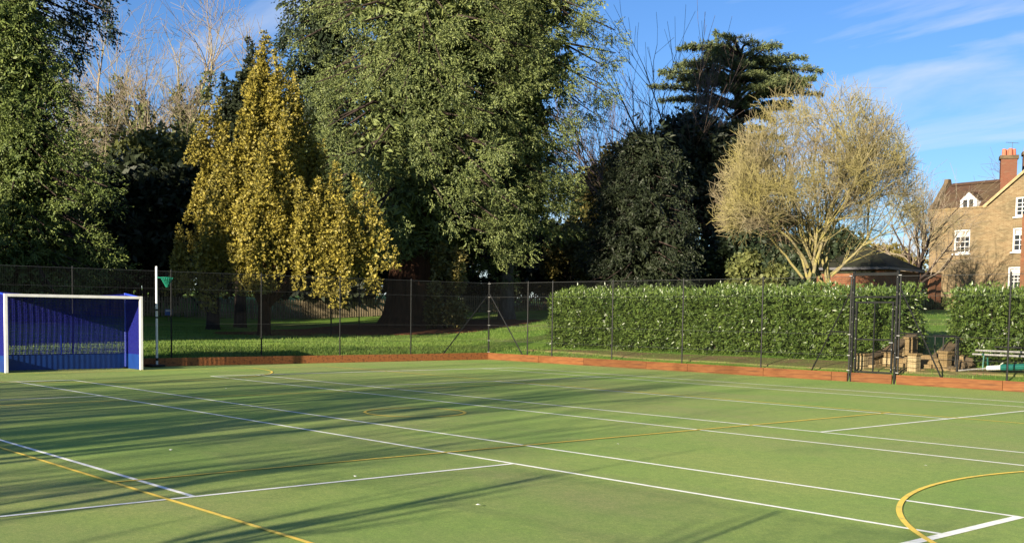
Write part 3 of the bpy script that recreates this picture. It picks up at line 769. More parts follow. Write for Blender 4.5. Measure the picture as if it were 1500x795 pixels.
# ================================================================== HEDGES
def hedge(label, x0, x1, y0, y1, h, rng, taper=None):
    xm, ym = (x0+x1)/2, (y0+y1)/2; zb = gz(xm, ym)
    t = thing('laurel_hedge', label, 'hedge', (xm, ym, zb))
    L, Wd = x1-x0, y1-y0
    area = [L*h, L*h*0.45, L*Wd*0.9, Wd*h, Wd*h]; dens = 520
    P, A = [], []
    def bulge(a, b): return 0.12*np.sin(a*1.7+.6)*np.sin(b*2.1+1)+0.09*np.sin(a*4.3+b*3)*np.sin(b*3.7+a)+.06*np.sin(a*9+b*6)*np.sin(b*8-a*5)
    for k, ar in enumerate(area):
        n = int(ar*dens); u, v = rng.random(n), rng.random(n)
        depth = -np.abs(rng.normal(0, .15, n))+.05
        low = np.where(v < .12, (0.12-v)*2.2, 0)
        if k < 2:
            s = -1 if k == 0 else 1
            x = (u-.5)*L; z = v*h; y = s*(Wd/2+depth+bulge(x, z)-low); nr = np.stack([0*u, np.full(n, s*1.0), 0*u], 1)
        elif k == 2:
            x = (u-.5)*L; y = (v-.5)*Wd; z = h+depth+.7*bulge(x, y)+np.where(rng.random(n) < .05, rng.random(n)*.18, 0); nr = np.stack([0*u, 0*u, np.ones(n)], 1)
        else:
            s = -1 if k == 3 else 1
            y = (u-.5)*Wd; z = v*h; x = s*(L/2+depth+bulge(y, z)-low); nr = np.stack([np.full(n, s*1.0), 0*u, 0*u], 1)
        zz = terrain(x+xm, y+ym)-zb
        P.append(np.stack([x, y, np.maximum(z, .10)+zz], 1)); A.append(nr*.8+rng.normal(0, .5, (n, 3))+np.array([0, 0, -.25 if k != 2 else .3]))
    P, A = np.concatenate(P), np.concatenate(A)
    # laurel leaf: folded pointed blade
    V = np.array([(0, 0, 0), (.20, .05, .42), (0, 0, .45), (-.20, .05, .42), (0, -.10, 1.0)]); Fq = np.array([(0, 1, 4, 2), (0, 2, 4, 3)])
    Vn, Fn, r = tuft_mesh(P, A, rng.uniform(.08, .165, len(P)), (V, Fq), rng)
    o = np_mesh('leaves', Vn, Fn, 'laurel_leaf', t, rnd=r); o['kind'] = 'stuff'
    # stems and dense inner growth
    n = int(L*3.2); S0, S1 = [], []
    for i in range(n):
        x = (rng.random()-.5)*(L-.3); y = rng.normal(0, .12); z = float(terrain(x+xm, y+ym))-zb
        S0.append((x, y, z-.1)); S1.append((x+rng.normal(0, .25), y+rng.normal(0, .25), z+h*.8))
    Vs, Fs = tubes_np(S0, S1, [.03]*n, [.012]*n, 5); np_mesh('stems', Vs, Fs, 'dark_bark', t)['kind'] = 'stuff'
    n = int(L*h*Wd*70); p = np.stack([(rng.random(n)-.5)*(L-.35), (rng.random(n)-.5)*(Wd-.4), .3+rng.random(n)*(h-.5)], 1); p[:, 2] += terrain(p[:, 0]+xm, p[:, 1]+ym)-zb
    Vn, Fn, r = tuft_mesh(p, rng.normal(size=(n, 3)), rng.uniform(.25, .4, n), TPL_LEAF, rng)
    o = np_mesh('inner_leaves', Vn, Fn, 'laurel_leaf', t, rnd=r); o['kind'] = 'stuff'
    return t
HY = 26.1
hx0 = at_y(812, HY+.3)[0]; hx1 = at_y(1333, HY+.6)[0]; hx2 = at_y(1398, HY+.2)[0]
hedge('long clipped laurel hedge behind the gate and the fence', hx0, hx1, HY, HY+1.5, 2.12, np.random.default_rng(21))
hedge('clipped laurel hedge right of the stone steps', hx2, hx2+4.6, HY-.1, HY+1.4, 2.12, np.random.default_rng(22))

# ================================================================== STONE STEPS behind the gate
stx0, stx1 = at_y(1326, 25.6)[0], at_y(1390, 25.6)[0]
sx = (stx0+stx1)/2
zst = gz(sx, 24.6)
st = thing('stone_steps', 'buff stone steps with low side walls and piers behind the fence', 'steps', (sx, 24.6, zst-.05))
def sbox(name, c, d, m_='stone', bev=.012, rz=0): return MB().box((0, 0, 0), d, rz).build(name, m_, st, bevel=bev)
rs = np.random.default_rng(31)
def block_wall(x0, y0, y1, h0, h1, wd=.26):
    """wall of coursed blocks rising along y with a sloping coping"""
    nseg = 4
    for i in range(nseg):
        ya, yb = y0+(y1-y0)*i/nseg, y0+(y1-y0)*(i+1)/nseg; hh = h0+(h1-h0)*(i+.5)/nseg; nc = max(1, int(hh/.17)); ch = hh/nc
        for c in range(nc):
            o = MB().box((0, 0, 0), (wd+rs.uniform(-.02, .02), yb-ya-.012, ch-.012)).build('stone_block', ('stone', 'stone_pale', 'stone_dark')[rs.choice(3, p=[.6, .2, .2])], st, bevel=.010)
            o.location = (x0+rs.uniform(-.012, .012), (ya+yb)/2, ch*(c+.5))
    o = MB().box((0, 0, 0), (wd+.10, math.hypot(y1-y0, h1-h0)+.08, .07)).build('coping', 'stone_dark', st, bevel=.012)
    o.location = (x0, (y0+y1)/2, (h0+h1)/2+.04); o.rotation_euler = (math.atan2(h1-h0, y1-y0), 0, 0)
block_wall(-.95, .55, 1.9, .55, 1.02)
block_wall(.62, .55, 1.9, .45, 1.0)
block_wall(-1.30, .15, 1.0, .38, .52)
for x, y, h in ((-1.42, .0, .46), (.22, .0, .52), (-.55, 1.2, .95), (.90, .45, .60)):
    for c in range(3):
        o = MB().box((0, 0, 0), (.27, .27, h/3-.01)).build('pier_block', 'stone_pale' if y < .4 else 'stone', st, bevel=.012); o.location = (x, y, h/3*(c+.5))
    o = MB().box((0, 0, 0), (.34, .34, .06)).build('pier_cap', 'stone', st, bevel=.012); o.location = (x, y, h+.03)
for i in range(4):
    o = MB().box((0, 0, 0), (1.25, .36, .14)).build('step', 'stone', st, bevel=.012); o.location = (-.17, .35+.34*i, .06+.125*i)
# rubble bank to the right
for i in range(26):
    a = rs.random(); o = MB().box((0, 0, 0), (rs.uniform(.14, .30), rs.uniform(.14, .26), rs.uniform(.10, .18))).build('stone_block', ('stone', 'stone_dark')[rs.integers(2)], st, bevel=.03)
    o.location = (.95+rs.uniform(-.35, .45), .3+a*1.1, .06+.55*a*rs.random()+.05); o.rotation_euler = (rs.uniform(-.3, .3), rs.uniform(-.3, .3), rs.uniform(0, 3))
hr = thing('handrail', 'curved black iron handrail beside the stone steps', 'handrail', (sx+1.05, 24.6, zst))
pts = [(-.75, .9, 1.02), (-.1, .85, 1.03), (.10, .7, .98), (.22, .45, .72), (.30, .3, .40), (.33, .2, -.05)]
for a, b_ in zip(pts[:-1], pts[1:]): pass
V = MB()
for a, b_ in zip(pts[:-1], pts[1:]): V.tube(a, b_, .03, n=7)
V.build('rail', 'black_metal', hr)
for x, y, zt in ((-.7, .9, 1.0), (-.45, .9, 1.0), (-.05, .86, 1.0)): MB().tube((x, y, .0), (x, y, zt), .018, n=6).build('baluster', 'black_metal', hr)

# stored posts lying behind the fence, right of the steps
def lay(px, D): p = at(px, 500, D); return p
p0, p1 = at_y(1412, 24.9), at_y(1540, 24.75)
gp_ = thing('padded_post', 'dark green padded post with white band lying on the grass', 'netball post', (p0[0], p0[1], gz(p0[0], p0[1])))
q = np.array([p1[0]-p0[0], p1[1]-p0[1]]); q /= np.linalg.norm(q)
def along(s, z): return (q[0]*s, q[1]*s, z)
MB().tube(along(-.10, .05), along(.95, .17), .022, n=8).build('bare_pole', 'grey_pole', gp_)
MB().tube(along(.75, .15), along(1.15, .19), .065, n=12).build('white_band', 'white_paint', gp_)
MB().tube(along(1.152, .19), along(3.2, .33), .088, n=12).build('padding', 'green_pad', gp_)
MB().box(along(1.85, .15), (.05, .25, .30)).build('foot', 'black_metal', gp_)
rk = thing('pole_rack', 'green metal trestle holding two pale grey poles under the hedge', 'rack', (p0[0], p0[1]+.65, gz(p0[0], p0[1]+.65)))
for s in (.35, 2.6):
    for e in (-.16, .16): MB().tube((s, e, -.05), (s, e*.6, .46), .022, n=6).build('leg', 'green_pad', rk)
    MB().tube((s, -.2, .45), (s, .2, .45), .02, n=6).build('cross_bar', 'green_pad', rk)
for e in (-.09, .08): MB().tube((.02, e, .50+e*.6), (3.3, e, .47+e*.6), .03, n=10).build('pole', 'grey_pole', rk)
MB().box((.95, .3, .66), (1.0, .05, .04)).build('top_bar', 'black_metal', rk)

# ================================================================== TREES
r = np.random.default_rng
# two giant redwoods
def profA(h): return 5.5*min(1, ((h-2.0)/4.0)**.5 if h > 2.0 else .1)*(1-max(0, (h-14)/17)**1.5) + 0.3
conifer('giant_redwood', 'huge olive green redwood with flared reddish trunk in the brown mulch', A_B, 30, profA, 4.4, 300, r(41), 'sequoia_leaf', 'sequoia_bark', 1.18, tuft=.44, per=100, droop=1.0, clump=.9, flute=.07, lean=(0.6, 0.8), hmax_dense=18.5, clumpy=True, inner=.7)
B_B = base(742, 63)
def profB(h): return (2.7+2.2*min(1, max(0, h-5)/10))*(1-max(0, (h-16)/16)**1.4) + 0.2
conifer('giant_redwood', 'tall redwood with straight grey trunk, right of the flared redwood', B_B, 30, profB, 5.6, 270, r(42), 'sequoia_leaf', 'grey_bark', .40, tuft=.44, per=100, droop=1.0, clump=.9, hmax_dense=19, clumpy=True, inner=.7)
# darker conifer behind the redwoods
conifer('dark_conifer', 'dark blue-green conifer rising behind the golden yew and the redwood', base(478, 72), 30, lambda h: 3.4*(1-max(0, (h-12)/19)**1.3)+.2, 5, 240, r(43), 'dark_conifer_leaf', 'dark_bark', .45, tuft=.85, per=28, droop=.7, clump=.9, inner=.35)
# left conifers
conifer('cypress_tree', 'broad bright green conifer with drooping sprays left of the bare trees', base(30, 55), 15.6, lambda h: 4.3*min(1, (h+.5)/3)*(1-max(0, (h-5)/11.5)**1.25)+.25, .8, 280, r(44), 'fresh_conifer_leaf', 'dark_bark', .42, tuft=.46, per=52, droop=.8, clump=.85, inner=.4, clumpy=True)
conifer('dark_conifer', 'towering dark pine overhanging the bright green conifer', base(-20, 64), 27, lambda h: 1.0+6.4*math.exp(-((h-19)/5.5)**2), 9.5, 210, r(45), 'dark_conifer_leaf', 'dark_bark', .5, tuft=.85, per=40, droop=.7, clump=1.0, inner=.15)
# golden upright yew
GB = base(387, 49)
def spire(px, ytop, ybot, rm, D):
    p = at(px, 400, D); return (p[0]-GB[0], p[1]-GB[1], zpx(px, ybot, D)-GB[2], zpx(px, ytop, D)-GB[2], rm)
spire_tree('golden_yew', 'golden yellow upright yew with many pointed spires in front of the redwood', GB,
    [spire(*s) for s in ((386, 50, 330, 1.15, 49), (404, 88, 360, 1.1, 48.5), (370, 105, 380, 1.1, 48.2), (432, 108, 330, 1.0, 49), (352, 165, 370, .95, 48), (415, 165, 385, 1.1, 47.5), (340, 215, 385, .8, 47.6), (455, 165, 300, .7, 50), (388, 190, 395, 1.2, 47.2),
     (470, 205, 330, .7, 49.5), (492, 238, 385, .85, 48), (520, 255, 380, .8, 48), (541, 285, 378, .6, 48.2), (468, 262, 392, .95, 47.4), (315, 282, 385, .7, 47.8), (300, 330, 398, .55, 47.6), (500, 290, 395, .8, 47.3), (440, 260, 395, .9, 47.2), (375, 290, 408, .8, 46.8), (360, 250, 395, .9, 47))],
    r(46), 'golden_leaf', tuft=.15, dens=80, bark='sequoia_bark', trunk_r=.27)
G2 = base(312, 54)
def spire2(px, yt, yb, rm, D):
    p = at(px, 400, D); return (p[0]-G2[0], p[1]-G2[1], zpx(px, yb, D)-G2[2], zpx(px, yt, D)-G2[2], rm)
spire_tree('golden_yew', 'smaller golden green upright yew standing in shade left of the golden yew', G2, [spire2(*s) for s in ((302, 165, 330, .34, 53), (322, 145, 330, .36, 53.5), (334, 180, 350, .36, 53), (296, 235, 380, .7, 53), (316, 225, 390, .8, 52.5), (262, 330, 395, .6, 51))], r(47), 'golden_leaf', tuft=.15, dens=105)
G2 = base(352, 57)
spire_tree('upright_yew', 'narrow dark green upright yew behind the golden spires', G2, [spire2(*s) for s in ((364, 62, 400, .75, 57), (350, 110, 400, .8, 57), (330, 112, 400, .7, 57.5), (376, 120, 400, .8, 57))], r(48), 'yew_leaf', tuft=.22, dens=48)
# bare trees with ivy behind
LV5 = [(7, .62, .68, 6), (6, .60, .62, 6), (5, .56, .66, 3), (4, .56, .66, 3), (2, .6, .6, 1)]
for px, D, H, lab, sd_ in ((168, 96, 25, 'pale bare tree with ivy on its trunk, right of the bright green conifer', 51), (232, 98, 26.5, 'tallest pale bare ivy-clad tree between the two green conifers', 52), (305, 94, 24, 'pale bare tree with spreading crown behind the dark upright yew', 53), (120, 104, 24, 'pale bare tree half hidden behind the bright green conifer', 54)):
    bb = base(px, D)
    bare_tree('bare_tree', lab, bb, [((0, 0, -.3), (.05, .03, 1), H*.5, .42), ((.2, .1, -.3), (.3, -.25, 1), H*.42, .28)], LV5, r(sd_), 'pale_twig', 'pale_twig', trop=.045, wob=.13, min_r=.015, ivy='ivy_leaf', ivy_n=2600, ivy_top=H*.62)
# evergreen masses in front of them, in the shade of the trees to the south-west
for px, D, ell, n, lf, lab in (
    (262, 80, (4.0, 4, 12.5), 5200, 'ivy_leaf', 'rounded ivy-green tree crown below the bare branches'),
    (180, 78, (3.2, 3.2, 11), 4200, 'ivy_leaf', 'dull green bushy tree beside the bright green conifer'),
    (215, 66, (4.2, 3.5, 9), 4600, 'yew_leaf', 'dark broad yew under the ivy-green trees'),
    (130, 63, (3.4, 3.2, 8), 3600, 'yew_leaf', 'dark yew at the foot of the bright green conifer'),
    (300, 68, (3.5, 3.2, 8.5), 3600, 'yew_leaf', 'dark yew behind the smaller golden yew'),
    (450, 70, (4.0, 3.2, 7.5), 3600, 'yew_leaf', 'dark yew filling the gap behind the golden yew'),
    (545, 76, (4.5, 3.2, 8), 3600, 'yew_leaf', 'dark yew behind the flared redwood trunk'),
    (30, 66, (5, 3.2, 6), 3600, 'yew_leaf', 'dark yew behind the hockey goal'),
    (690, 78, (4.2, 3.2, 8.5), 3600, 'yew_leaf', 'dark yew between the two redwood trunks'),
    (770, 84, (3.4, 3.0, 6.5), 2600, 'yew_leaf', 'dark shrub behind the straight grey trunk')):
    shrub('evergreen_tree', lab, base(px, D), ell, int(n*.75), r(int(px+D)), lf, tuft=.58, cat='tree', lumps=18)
shrub('variegated_shrub', 'pale leaved shrub sprouting beside the flared redwood trunk', base(655, 57.5), (1.15, 1.0, 4.1), 1800, r(61), 'olive_leaf', tuft=.26, lumps=14, up=.8)
shrub('olive_shrub', 'olive brown shrub beside the picket fence end', base(838, 78), (2.6, 2.2, 6.4), 2400, r(62), 'olive_leaf', tuft=.36)
shrub('olive_shrub', 'tall olive green evergreen behind the dark western cedar', base(892, 84), (3.6, 3, 11.8), 4600, r(63), 'olive_leaf', tuft=.42, cat='tree', lumps=20)
shrub('evergreen_tree', 'dark evergreen crown under the flat-topped cedar', base(1020, 82), (6.0, 4.5, 14.0), 7500, r(64), 'yew_leaf', tuft=.5, cat='tree', lumps=26)
shrub('evergreen_tree', 'dark evergreen behind the yellow lichened tree', base(1120, 72), (5.0, 4, 6.5), 4200, r(65), 'dark_conifer_leaf', tuft=.45, cat='tree', lumps=20)
shrub('evergreen_tree', 'low dark evergreen left of the pavilion roof', base(1215, 66), (3.2, 3, 4.6), 2800, r(66), 'dark_conifer_leaf', tuft=.4, cat='tree', lumps=16)
conifer('western_cedar', 'dense dark green conical cedar with sprays sweeping over the hedge', base(938, 66), 10.6, lambda h: 3.6*(1-(h/11.2)**1.7)**.7+.15, .3, 210, r(67), 'yew_leaf', 'dark_bark', .35, tuft=.56, per=38, droop=.55, clump=.9, inner=.35)
shrub('laurel_shrub', 'loose yellow green shrub showing above the hedge left of the lichened tree', base(1105, 46), (1.6, 1.2, 3.0), 1500, r(68), 'ivy_leaf', tuft=.22)
for px, D, ell, lab in ((1330, 100, (7, 3, 4.5), 'distant dark hedge tree behind the small pale tree'), (1230, 104, (8, 3, 6), 'distant dark evergreen far behind the pavilion'), (820, 108, (7, 3, 4.2), 'distant low evergreen beyond the picket fence')):
    shrub('evergreen_tree', lab, base(px, D), ell, 2200, r(int(px+D)), 'olive_leaf', tuft=.55, cat='tree', lumps=18)
# bare dark tree and red twigs
bare_tree('bare_tree', 'thin dark bare tree standing left of the flat-topped cedar', base(952, 82), [((0, 0, -.3), (-.05, .05, 1), 11.0, .24), ((.3, 0, -.3), (-.32, -.3, 1), 10.5, .18), ((.1, .2, -.3), (.15, .25, 1), 11, .18)], [(9, .62, .5, 6), (7, .58, .5, 4), (6, .58, .55, 3), (4, .6, .6, 2)], r(71), 'purple_twig', trop=.06, wob=.10, min_r=.015)
bare_tree('bare_tree', 'dark bare tree leaning between redwood and western cedar', base(880, 88), [((0, 0, -.3), (-.1, -.1, 1), 8.5, .2), ((.2, .1, -.3), (.3, .3, 1), 8.2, .16)], [(8, .62, .5, 6), (7, .6, .5, 4), (6, .58, .55, 3), (4, .6, .6, 2)], r(72), 'purple_twig', trop=.06, wob=.10, min_r=.015)
bare_tree('bare_tree', 'reddish brown twiggy tree under the flat-topped cedar', base(1020, 74), [((0, 0, -.3), (-.25, 0, 1), 5.5, .16), ((.2, .1, -.3), (.3, .3, 1), 6, .16)], [(8, .66, .6, 6), (7, .6, .6, 5), (6, .58, .65, 4), (4, .6, .6, 3)], r(73), 'red_twig', trop=.05, wob=.14, min_r=.010)
# lichen covered tree behind the hedge
LB = base(1192, 42.5)
lc = np.array([0.0, 0, 5.6])
R2 = RV[:2]/np.linalg.norm(RV[:2])
def lenv(q): 
    z = q[2]; lat = q[0]*R2[0]+q[1]*R2[1]; dep = -q[0]*R2[1]+q[1]*R2[0]
    e = (lat+.05)/(3.9 if z > 4 else max(.9, 3.9-.85*(4-z)))
    return e*e+(dep/3.5)**2+((z-4.6)/(5.1 if z > 4.6 else 3.9))**2 < .74+.42*abs(math.sin(lat*41.3+dep*17.7+z*29.1))
def rvx(lat, dep, z): return (R2[0]*lat-R2[1]*dep, R2[1]*lat+R2[0]*dep, z)
bare_tree('lichened_tree', 'bare twin-stemmed tree covered in yellow lichen behind the long hedge', LB,
    [((*rvx(-.20, 0, -.2),), rvx(-.13, 0, 1), 2.9, .145), ((*rvx(.12, .1, -.2),), rvx(.24, -.05, 1), 2.8, .14), ((*rvx(-.42, .1, 2.0),), rvx(-.85, .1, .95), 2.2, .055), ((*rvx(.62, 0, 2.1),), rvx(.85, -.1, .75), 2.3, .058), ((*rvx(-.05, .0, 2.2),), rvx(.04, .05, 1), 2.6, .07), ((*rvx(-.3, -.1, 2.4),), rvx(-.32, -.2, 1), 2.4, .065)],
    [(8, 1.7, .58, 6), (9, .46, .70, 8), (8, .54, .80, 4), (6, .54, .85, 2), (2, .6, .8, 1)], r(301), 'lichen_bark', 'lichen_twig', env=lenv, trop=.03, wob=.12, min_r=.0072, split=2, u0=.62)
# small pale tree left of the house
bare_tree('bare_tree', 'small pale bare tree with dark trunk beside the brick house', base(1338, 63), [((0, 0, -.2), (0, 0, 1), 3.4, .17), ((0, 0, 1.2), (.2, .1, 1), 3.0, .1)], [(10, .95, .8, 5), (8, .6, .65, 5), (7, .58, .7, 3), (5, .6, .7, 2)], r(75), 'dark_bark', 'pale_twig', trop=.03, wob=.15, min_r=.008, split=1)
bare_tree('bare_tree', 'distant bare tree showing between the two chimneys', base(1497, 96), [((0, 0, -.2), (0, 0, 1), 7.5, .22)], [(8, .6, .6, 5), (7, .6, .6, 4), (6, .58, .65, 3), (4, .6, .7, 2)], r(76), 'purple_twig', trop=.05, wob=.14, min_r=.012)

# cedar of Lebanon: tiers of flat plates
def cedar(label, b, H, rng):
    t = thing('cedar_tree', label, 'tree', b)
    V, Fc = trunk_tube([(0, 0, -.3), (0, 0, .5), (.1, 0, 4), (.3, .1, 9), (.1, .2, 14), (-.2, .1, H-2.5), (-.2, .1, H-.6)], [.75, .6, .52, .46, .38, .22, .05], 10); np_mesh('trunk', V, Fc, 'dark_bark', t, smooth=True)
    P, A, S = [], [], []; L0, L1, R0, R1 = [], [], [], []
    tiers = [(7.5, 5.2), (10.0, 4.8), (12.4, 4.6), (14.4, 4.4), (16.2, 4.8), (17.5, 6.8), (18.5, 6.0), (19.5, 6.2), (20.4, 5.2), (21.2, 4.6), (21.6, 3.0)]
    for z, R_ in tiers:
        z *= H/21.6; nbr = int(4+1.2*R_)
        for i in range(nbr):
            az = rng.uniform(0, 6.283); o = np.array([math.cos(az), math.sin(az), 0]); lat = np.array([-o[1], o[0], 0]); Lb = R_*rng.uniform(.65, 1.12); zz = z+rng.normal(0, .24)
            p0 = np.array([0, 0, zz-1.0]); p1 = o*Lb*.35+np.array([0, 0, zz-.2]); p2 = o*Lb+np.array([0, 0, zz+rng.uniform(-.7, .5)])
            L0 += [p0, p1]; L1 += [p1, p2]; R0 += [.13, .09]; R1 += [.09, .02]
            n = int(160*Lb/4); u = rng.uniform(.28, 1.04, n); wdt = .95*np.sin(np.clip(u, 0, 1)*2.6+.35)
            p = p1+(p2-p1)*((u-.35)/.65)[:, None]+lat*(rng.normal(0, .72, n)*wdt)[:, None]; p[:, 2] += rng.normal(0, .08, n)+.1-.35*np.clip(u-.8, 0, 1)*3*(rng.random(n))
            P.append(p); A.append(o*.8+rng.normal(0, .5, (n, 3))+np.array([0, 0, -.1])); S.append(rng.uniform(.22, .42, n))
    P, A, S = np.concatenate(P), np.concatenate(A), np.concatenate(S)
    V, Fc, rr = tuft_mesh(P, A, S, TPL_NEEDLE, rng); np_mesh('crown', V, Fc, 'cedar_leaf', t, rnd=rr)['kind'] = 'stuff'
    V, Fc = tubes_np(L0, L1, R0, R1, 5); np_mesh('limbs', V, Fc, 'dark_bark', t)
CB = base(1072, 90)
cedar('flat-topped cedar with tiered dark branches above the lichened tree', CB, zpx(1075, 52, 90)-CB[2]-.9, r(401))

# trees south of the courts, whose long shadows cross the turf and the lower crowns
rs2 = r(190)
for i, (wv, y, H, lab) in enumerate(((-7.2, -26, 12.5, 'bare tree beyond the near fence, at the goal end of the row'), (-3.0, -31, 15, 'tall bare tree beyond the near fence, second of the row'), (0.6, -35, 16, 'tallest bare tree beyond the near fence'), (1.9, -24, 12.5, 'bare tree beyond the near fence, between the tallest and the small ones'),
        (6.2, -21, 5.8, 'small bare tree beyond the near fence'), (9.2, -23, 5.4, 'smaller bare tree beyond the near fence'), (12.2, -20, 6.0, 'small bare tree beyond the near fence, last of the row'), (-12.0, -30, 12, 'thin bare tree level with the goal beyond the near fence'))):
    x = wv-.2612*y
    bare_tree('bare_tree', lab, (x, y, gz(x, y)), [((0, 0, -.3), (rs2.normal(0, .04), 0, 1), H*.52, .14+.008*H), ((.15, 0, -.3), (rs2.normal(0, .2), .1, 1), H*.45, .12)], [(8, .62, .5, 4), (6, .6, .55, 3), (4, .58, .6, 2), (2, .6, .6, 1)], r(190+i), 'dark_bark', 'purple_twig', trop=.05, wob=.12, min_r=.013, split=1)
for i, (x, y, H, rx, lab) in enumerate(((-44, -16, 14, 4.5, 'third dark evergreen of the screen south-west of the goal'), (-37, -17, 14.2, 4.5, 'second dark evergreen of the screen south-west of the goal'), (-30.5, -18, 14.4, 4.0, 'dark evergreen in the middle of the screen south-west of the goal'), (-24.6, -18.5, 15, 3.2, 'dark evergreen of the screen, next to the tallest one'), (-19.9, -18, 17.5, 2.5, 'tallest dark evergreen of the screen'), (-17.0, -18.4, 12.2, 2.0, 'slim dark evergreen at the court end of the screen'), (-52, -14, 14, 5, 'last and broadest dark evergreen of the screen south-west of the goal'))):
    shrub('evergreen_tree', lab, (x, y, gz(x, y)), (rx, rx, H), 1900, r(100+i), 'yew_leaf', tuft=1.0, cat='tree', lumps=20, group='evergreen screen south-west of the goal')

for i in range(16):
    wv = (-8.6, -7.9, -6.1, -5.4, -4.1, -3.5, -2.2, -1.7, -.4, .2, 1.3, 2.6, 4.9, 6.0, 8.0, 11.1)[i]; y = -12-rs2.uniform(0, 9 if i < 12 else 2); x = wv-.2612*y; H = rs2.uniform(7.5, 10.5) if wv < 3 else rs2.uniform(3.3, 4.6)
    bare_tree('slender_tree', 'slender young bare tree close behind the near fence', (x, y, gz(x, y)), [((0, 0, -.2), (rs2.normal(0, .03), 0, 1), H*.8, .085+rs2.random()*.05)], [(9, .30, .5, 6), (5, .6, .5, 3), (3, .6, .5, 2)], r(230+i), 'dark_bark', 'purple_twig', trop=.05, wob=.05, min_r=.014, split=1, group='slender trees behind the near fence')

# ================================================================== PICKET FENCE beyond the trees
pk = thing('picket_fence', 'weathered wooden picket fence beyond the trees', 'fence', (0, 0, 0))
path = [(-44.5, 8), (-43.5, 18), (-42.0, 28), (-40.6, 38), (-38.8, 48), (-37.6, 53)]
pm = MB().prism([(-.045, 0), (.045, 0), (.045, 1.02), (0, 1.12), (-.045, 1.02)], 'y', -.011, .011); pmo = None
cum = [0]
for a, b_ in zip(path[:-1], path[1:]): cum.append(cum[-1]+math.hypot(b_[0]-a[0], b_[1]-a[1]))
s = 0.0; kk = 0
while s < cum[-1]:
    i = max(j for j in range(len(path)-1) if cum[j] <= s); f = (s-cum[i])/(cum[i+1]-cum[i]); a, b_ = path[i], path[i+1]
    x, y = a[0]+(b_[0]-a[0])*f, a[1]+(b_[1]-a[1])*f; ang = math.atan2(b_[1]-a[1], b_[0]-a[0])
    if pmo is None: pmo = pm.build('picket', 'picket', pk); o = pmo
    else: o = pmo.copy(); C.objects.link(o)
    o.location = (x, y, gz(x, y)+.04+random.uniform(-.015, .015)); o.rotation_euler = (0, random.uniform(-.02, .02), ang)
    if kk % 12 == 0: MB().box((x-.06, y, gz(x, y)+.5), (.09, .09, 1.25), ang).build('post', 'picket', pk)
    s += .158; kk += 1
for a, b_ in zip(path[:-1], path[1:]):
    for h in (.32, .85): MB().tube((a[0]-.03, a[1], gz(*a)+h), (b_[0]-.03, b_[1], gz(*b_)+h), .035, n=4).build('rail', 'picket', pk)
sg = thing('fence_sign', 'small blue and white notice on the picket fence', 'sign', (*at(247, 457, 59)[:2], 0), math.radians(80))
zc = zpx(247, 457, 59)
MB().box((0, 0, zc), (.38, .02, .32)).build('plate', 'sign_blue', sg)
MB().box((0, -.013, zc+.08), (.32, .004, .10)).build('white_panel', 'white_paint', sg)
MB().box((0, .03, zc/2+.6), (.05, .04, zc-1.2)).build('stake', 'picket', sg)
# wire posts with pale clips among the trees
for px, D, y0, y1, lab in ((485, 50, 440, 490, 'dark wire post with pale clips in front of the mulch'), (526, 57, 405, 478, 'taller dark wire post with pale clips left of the redwood trunk')):
    bb = base(px, D); t = thing('wire_post', lab, 'post', bb); h = zpx(px, y0, D)-bb[2]
    MB().tube((0, 0, -.2), (0, 0, h+.1), .035, n=8).build('post', 'black_metal', t)
    for k in range(6 if px < 500 else 4):
        z = h-k*h/6.0*(1 if px < 500 else .75)
        for e in (-1, 1): MB().box((R2[0]*.10*e, R2[1]*.10*e, z), (.03, .03, .035)).build('clip', 'lead', t)

# ================================================================== HOUSE, PAVILION, GARDEN WALL
HD = 75.0
hp = at(1358, 450, HD); HZ = gz(hp[0], hp[1])-.1
HR = math.radians(-4.0)
hs_ = thing('brick_house', 'buff brick house with tiled roof, white sash windows and red chimneys', 'house', (hp[0], hp[1], HZ), HR)
def hloc(px, py, yo=0.0):
    """house-plane coordinates (along facade, height) of a pixel"""
    c, s_ = math.cos(HR), math.sin(HR); n = np.array([-s_, c, 0]); d = ray(px, py); k = ((np.array([hp[0], hp[1], 0])-CAM)*np.array([1, 1, 0])@n+yo)/(d@n); p = CAM+d*k
    return (p[0]-hp[0])*c+(p[1]-hp[1])*s_, p[2]-HZ
def hx(px, py): return hloc(px, py)
xe, ze = hloc(1445, 304); x0_, z0_ = hloc(1358, 308)
xg, zg = hloc(1500, 256)
slope = (zg-ze)/(xg-xe); xap = xe+5.6; zap = ze+slope*5.6; xend = xap+5.6
# windows: outer rectangles in facade coordinates
def rect(a, b, c, d): p = hloc(a, c); q_ = hloc(b, d); return (p[0], q_[0], q_[1], p[1])
wins = [rect(1398, 1420, 337, 371), rect(1488, 1511, 289, 316), rect(1484, 1508, 334, 368), rect(1477, 1497, 391, 424)]
# facade with real openings: a grid of wall cells
WXs = sorted({0.0, xe, xend} | {v for w_ in wins for v in w_[:2]}); WZs = sorted({0.0, ze} | {v for w_ in wins for v in w_[2:]})
b = MB(); WT = .34
def hole(xa, xb, za, zb): return any(xa >= w_[0]-1e-4 and xb <= w_[1]+1e-4 and za >= w_[2]-1e-4 and zb <= w_[3]+1e-4 for w_ in wins)
def add_front(xa, xb, za, zb):
    k = len(b.v); b.v += [(xa, 0, za), (xb, 0, za), (xb, 0, zb), (xa, 0, zb)]; b.f.append((k, k+1, k+2, k+3))
zlist = [z for z in WZs if z <= ze]
for xa, xb in zip(WXs[:-1], WXs[1:]):
    for za, zb in zip(zlist[:-1], zlist[1:]):
        if not hole(xa, xb, za, zb): add_front(xa, xb, za, zb)
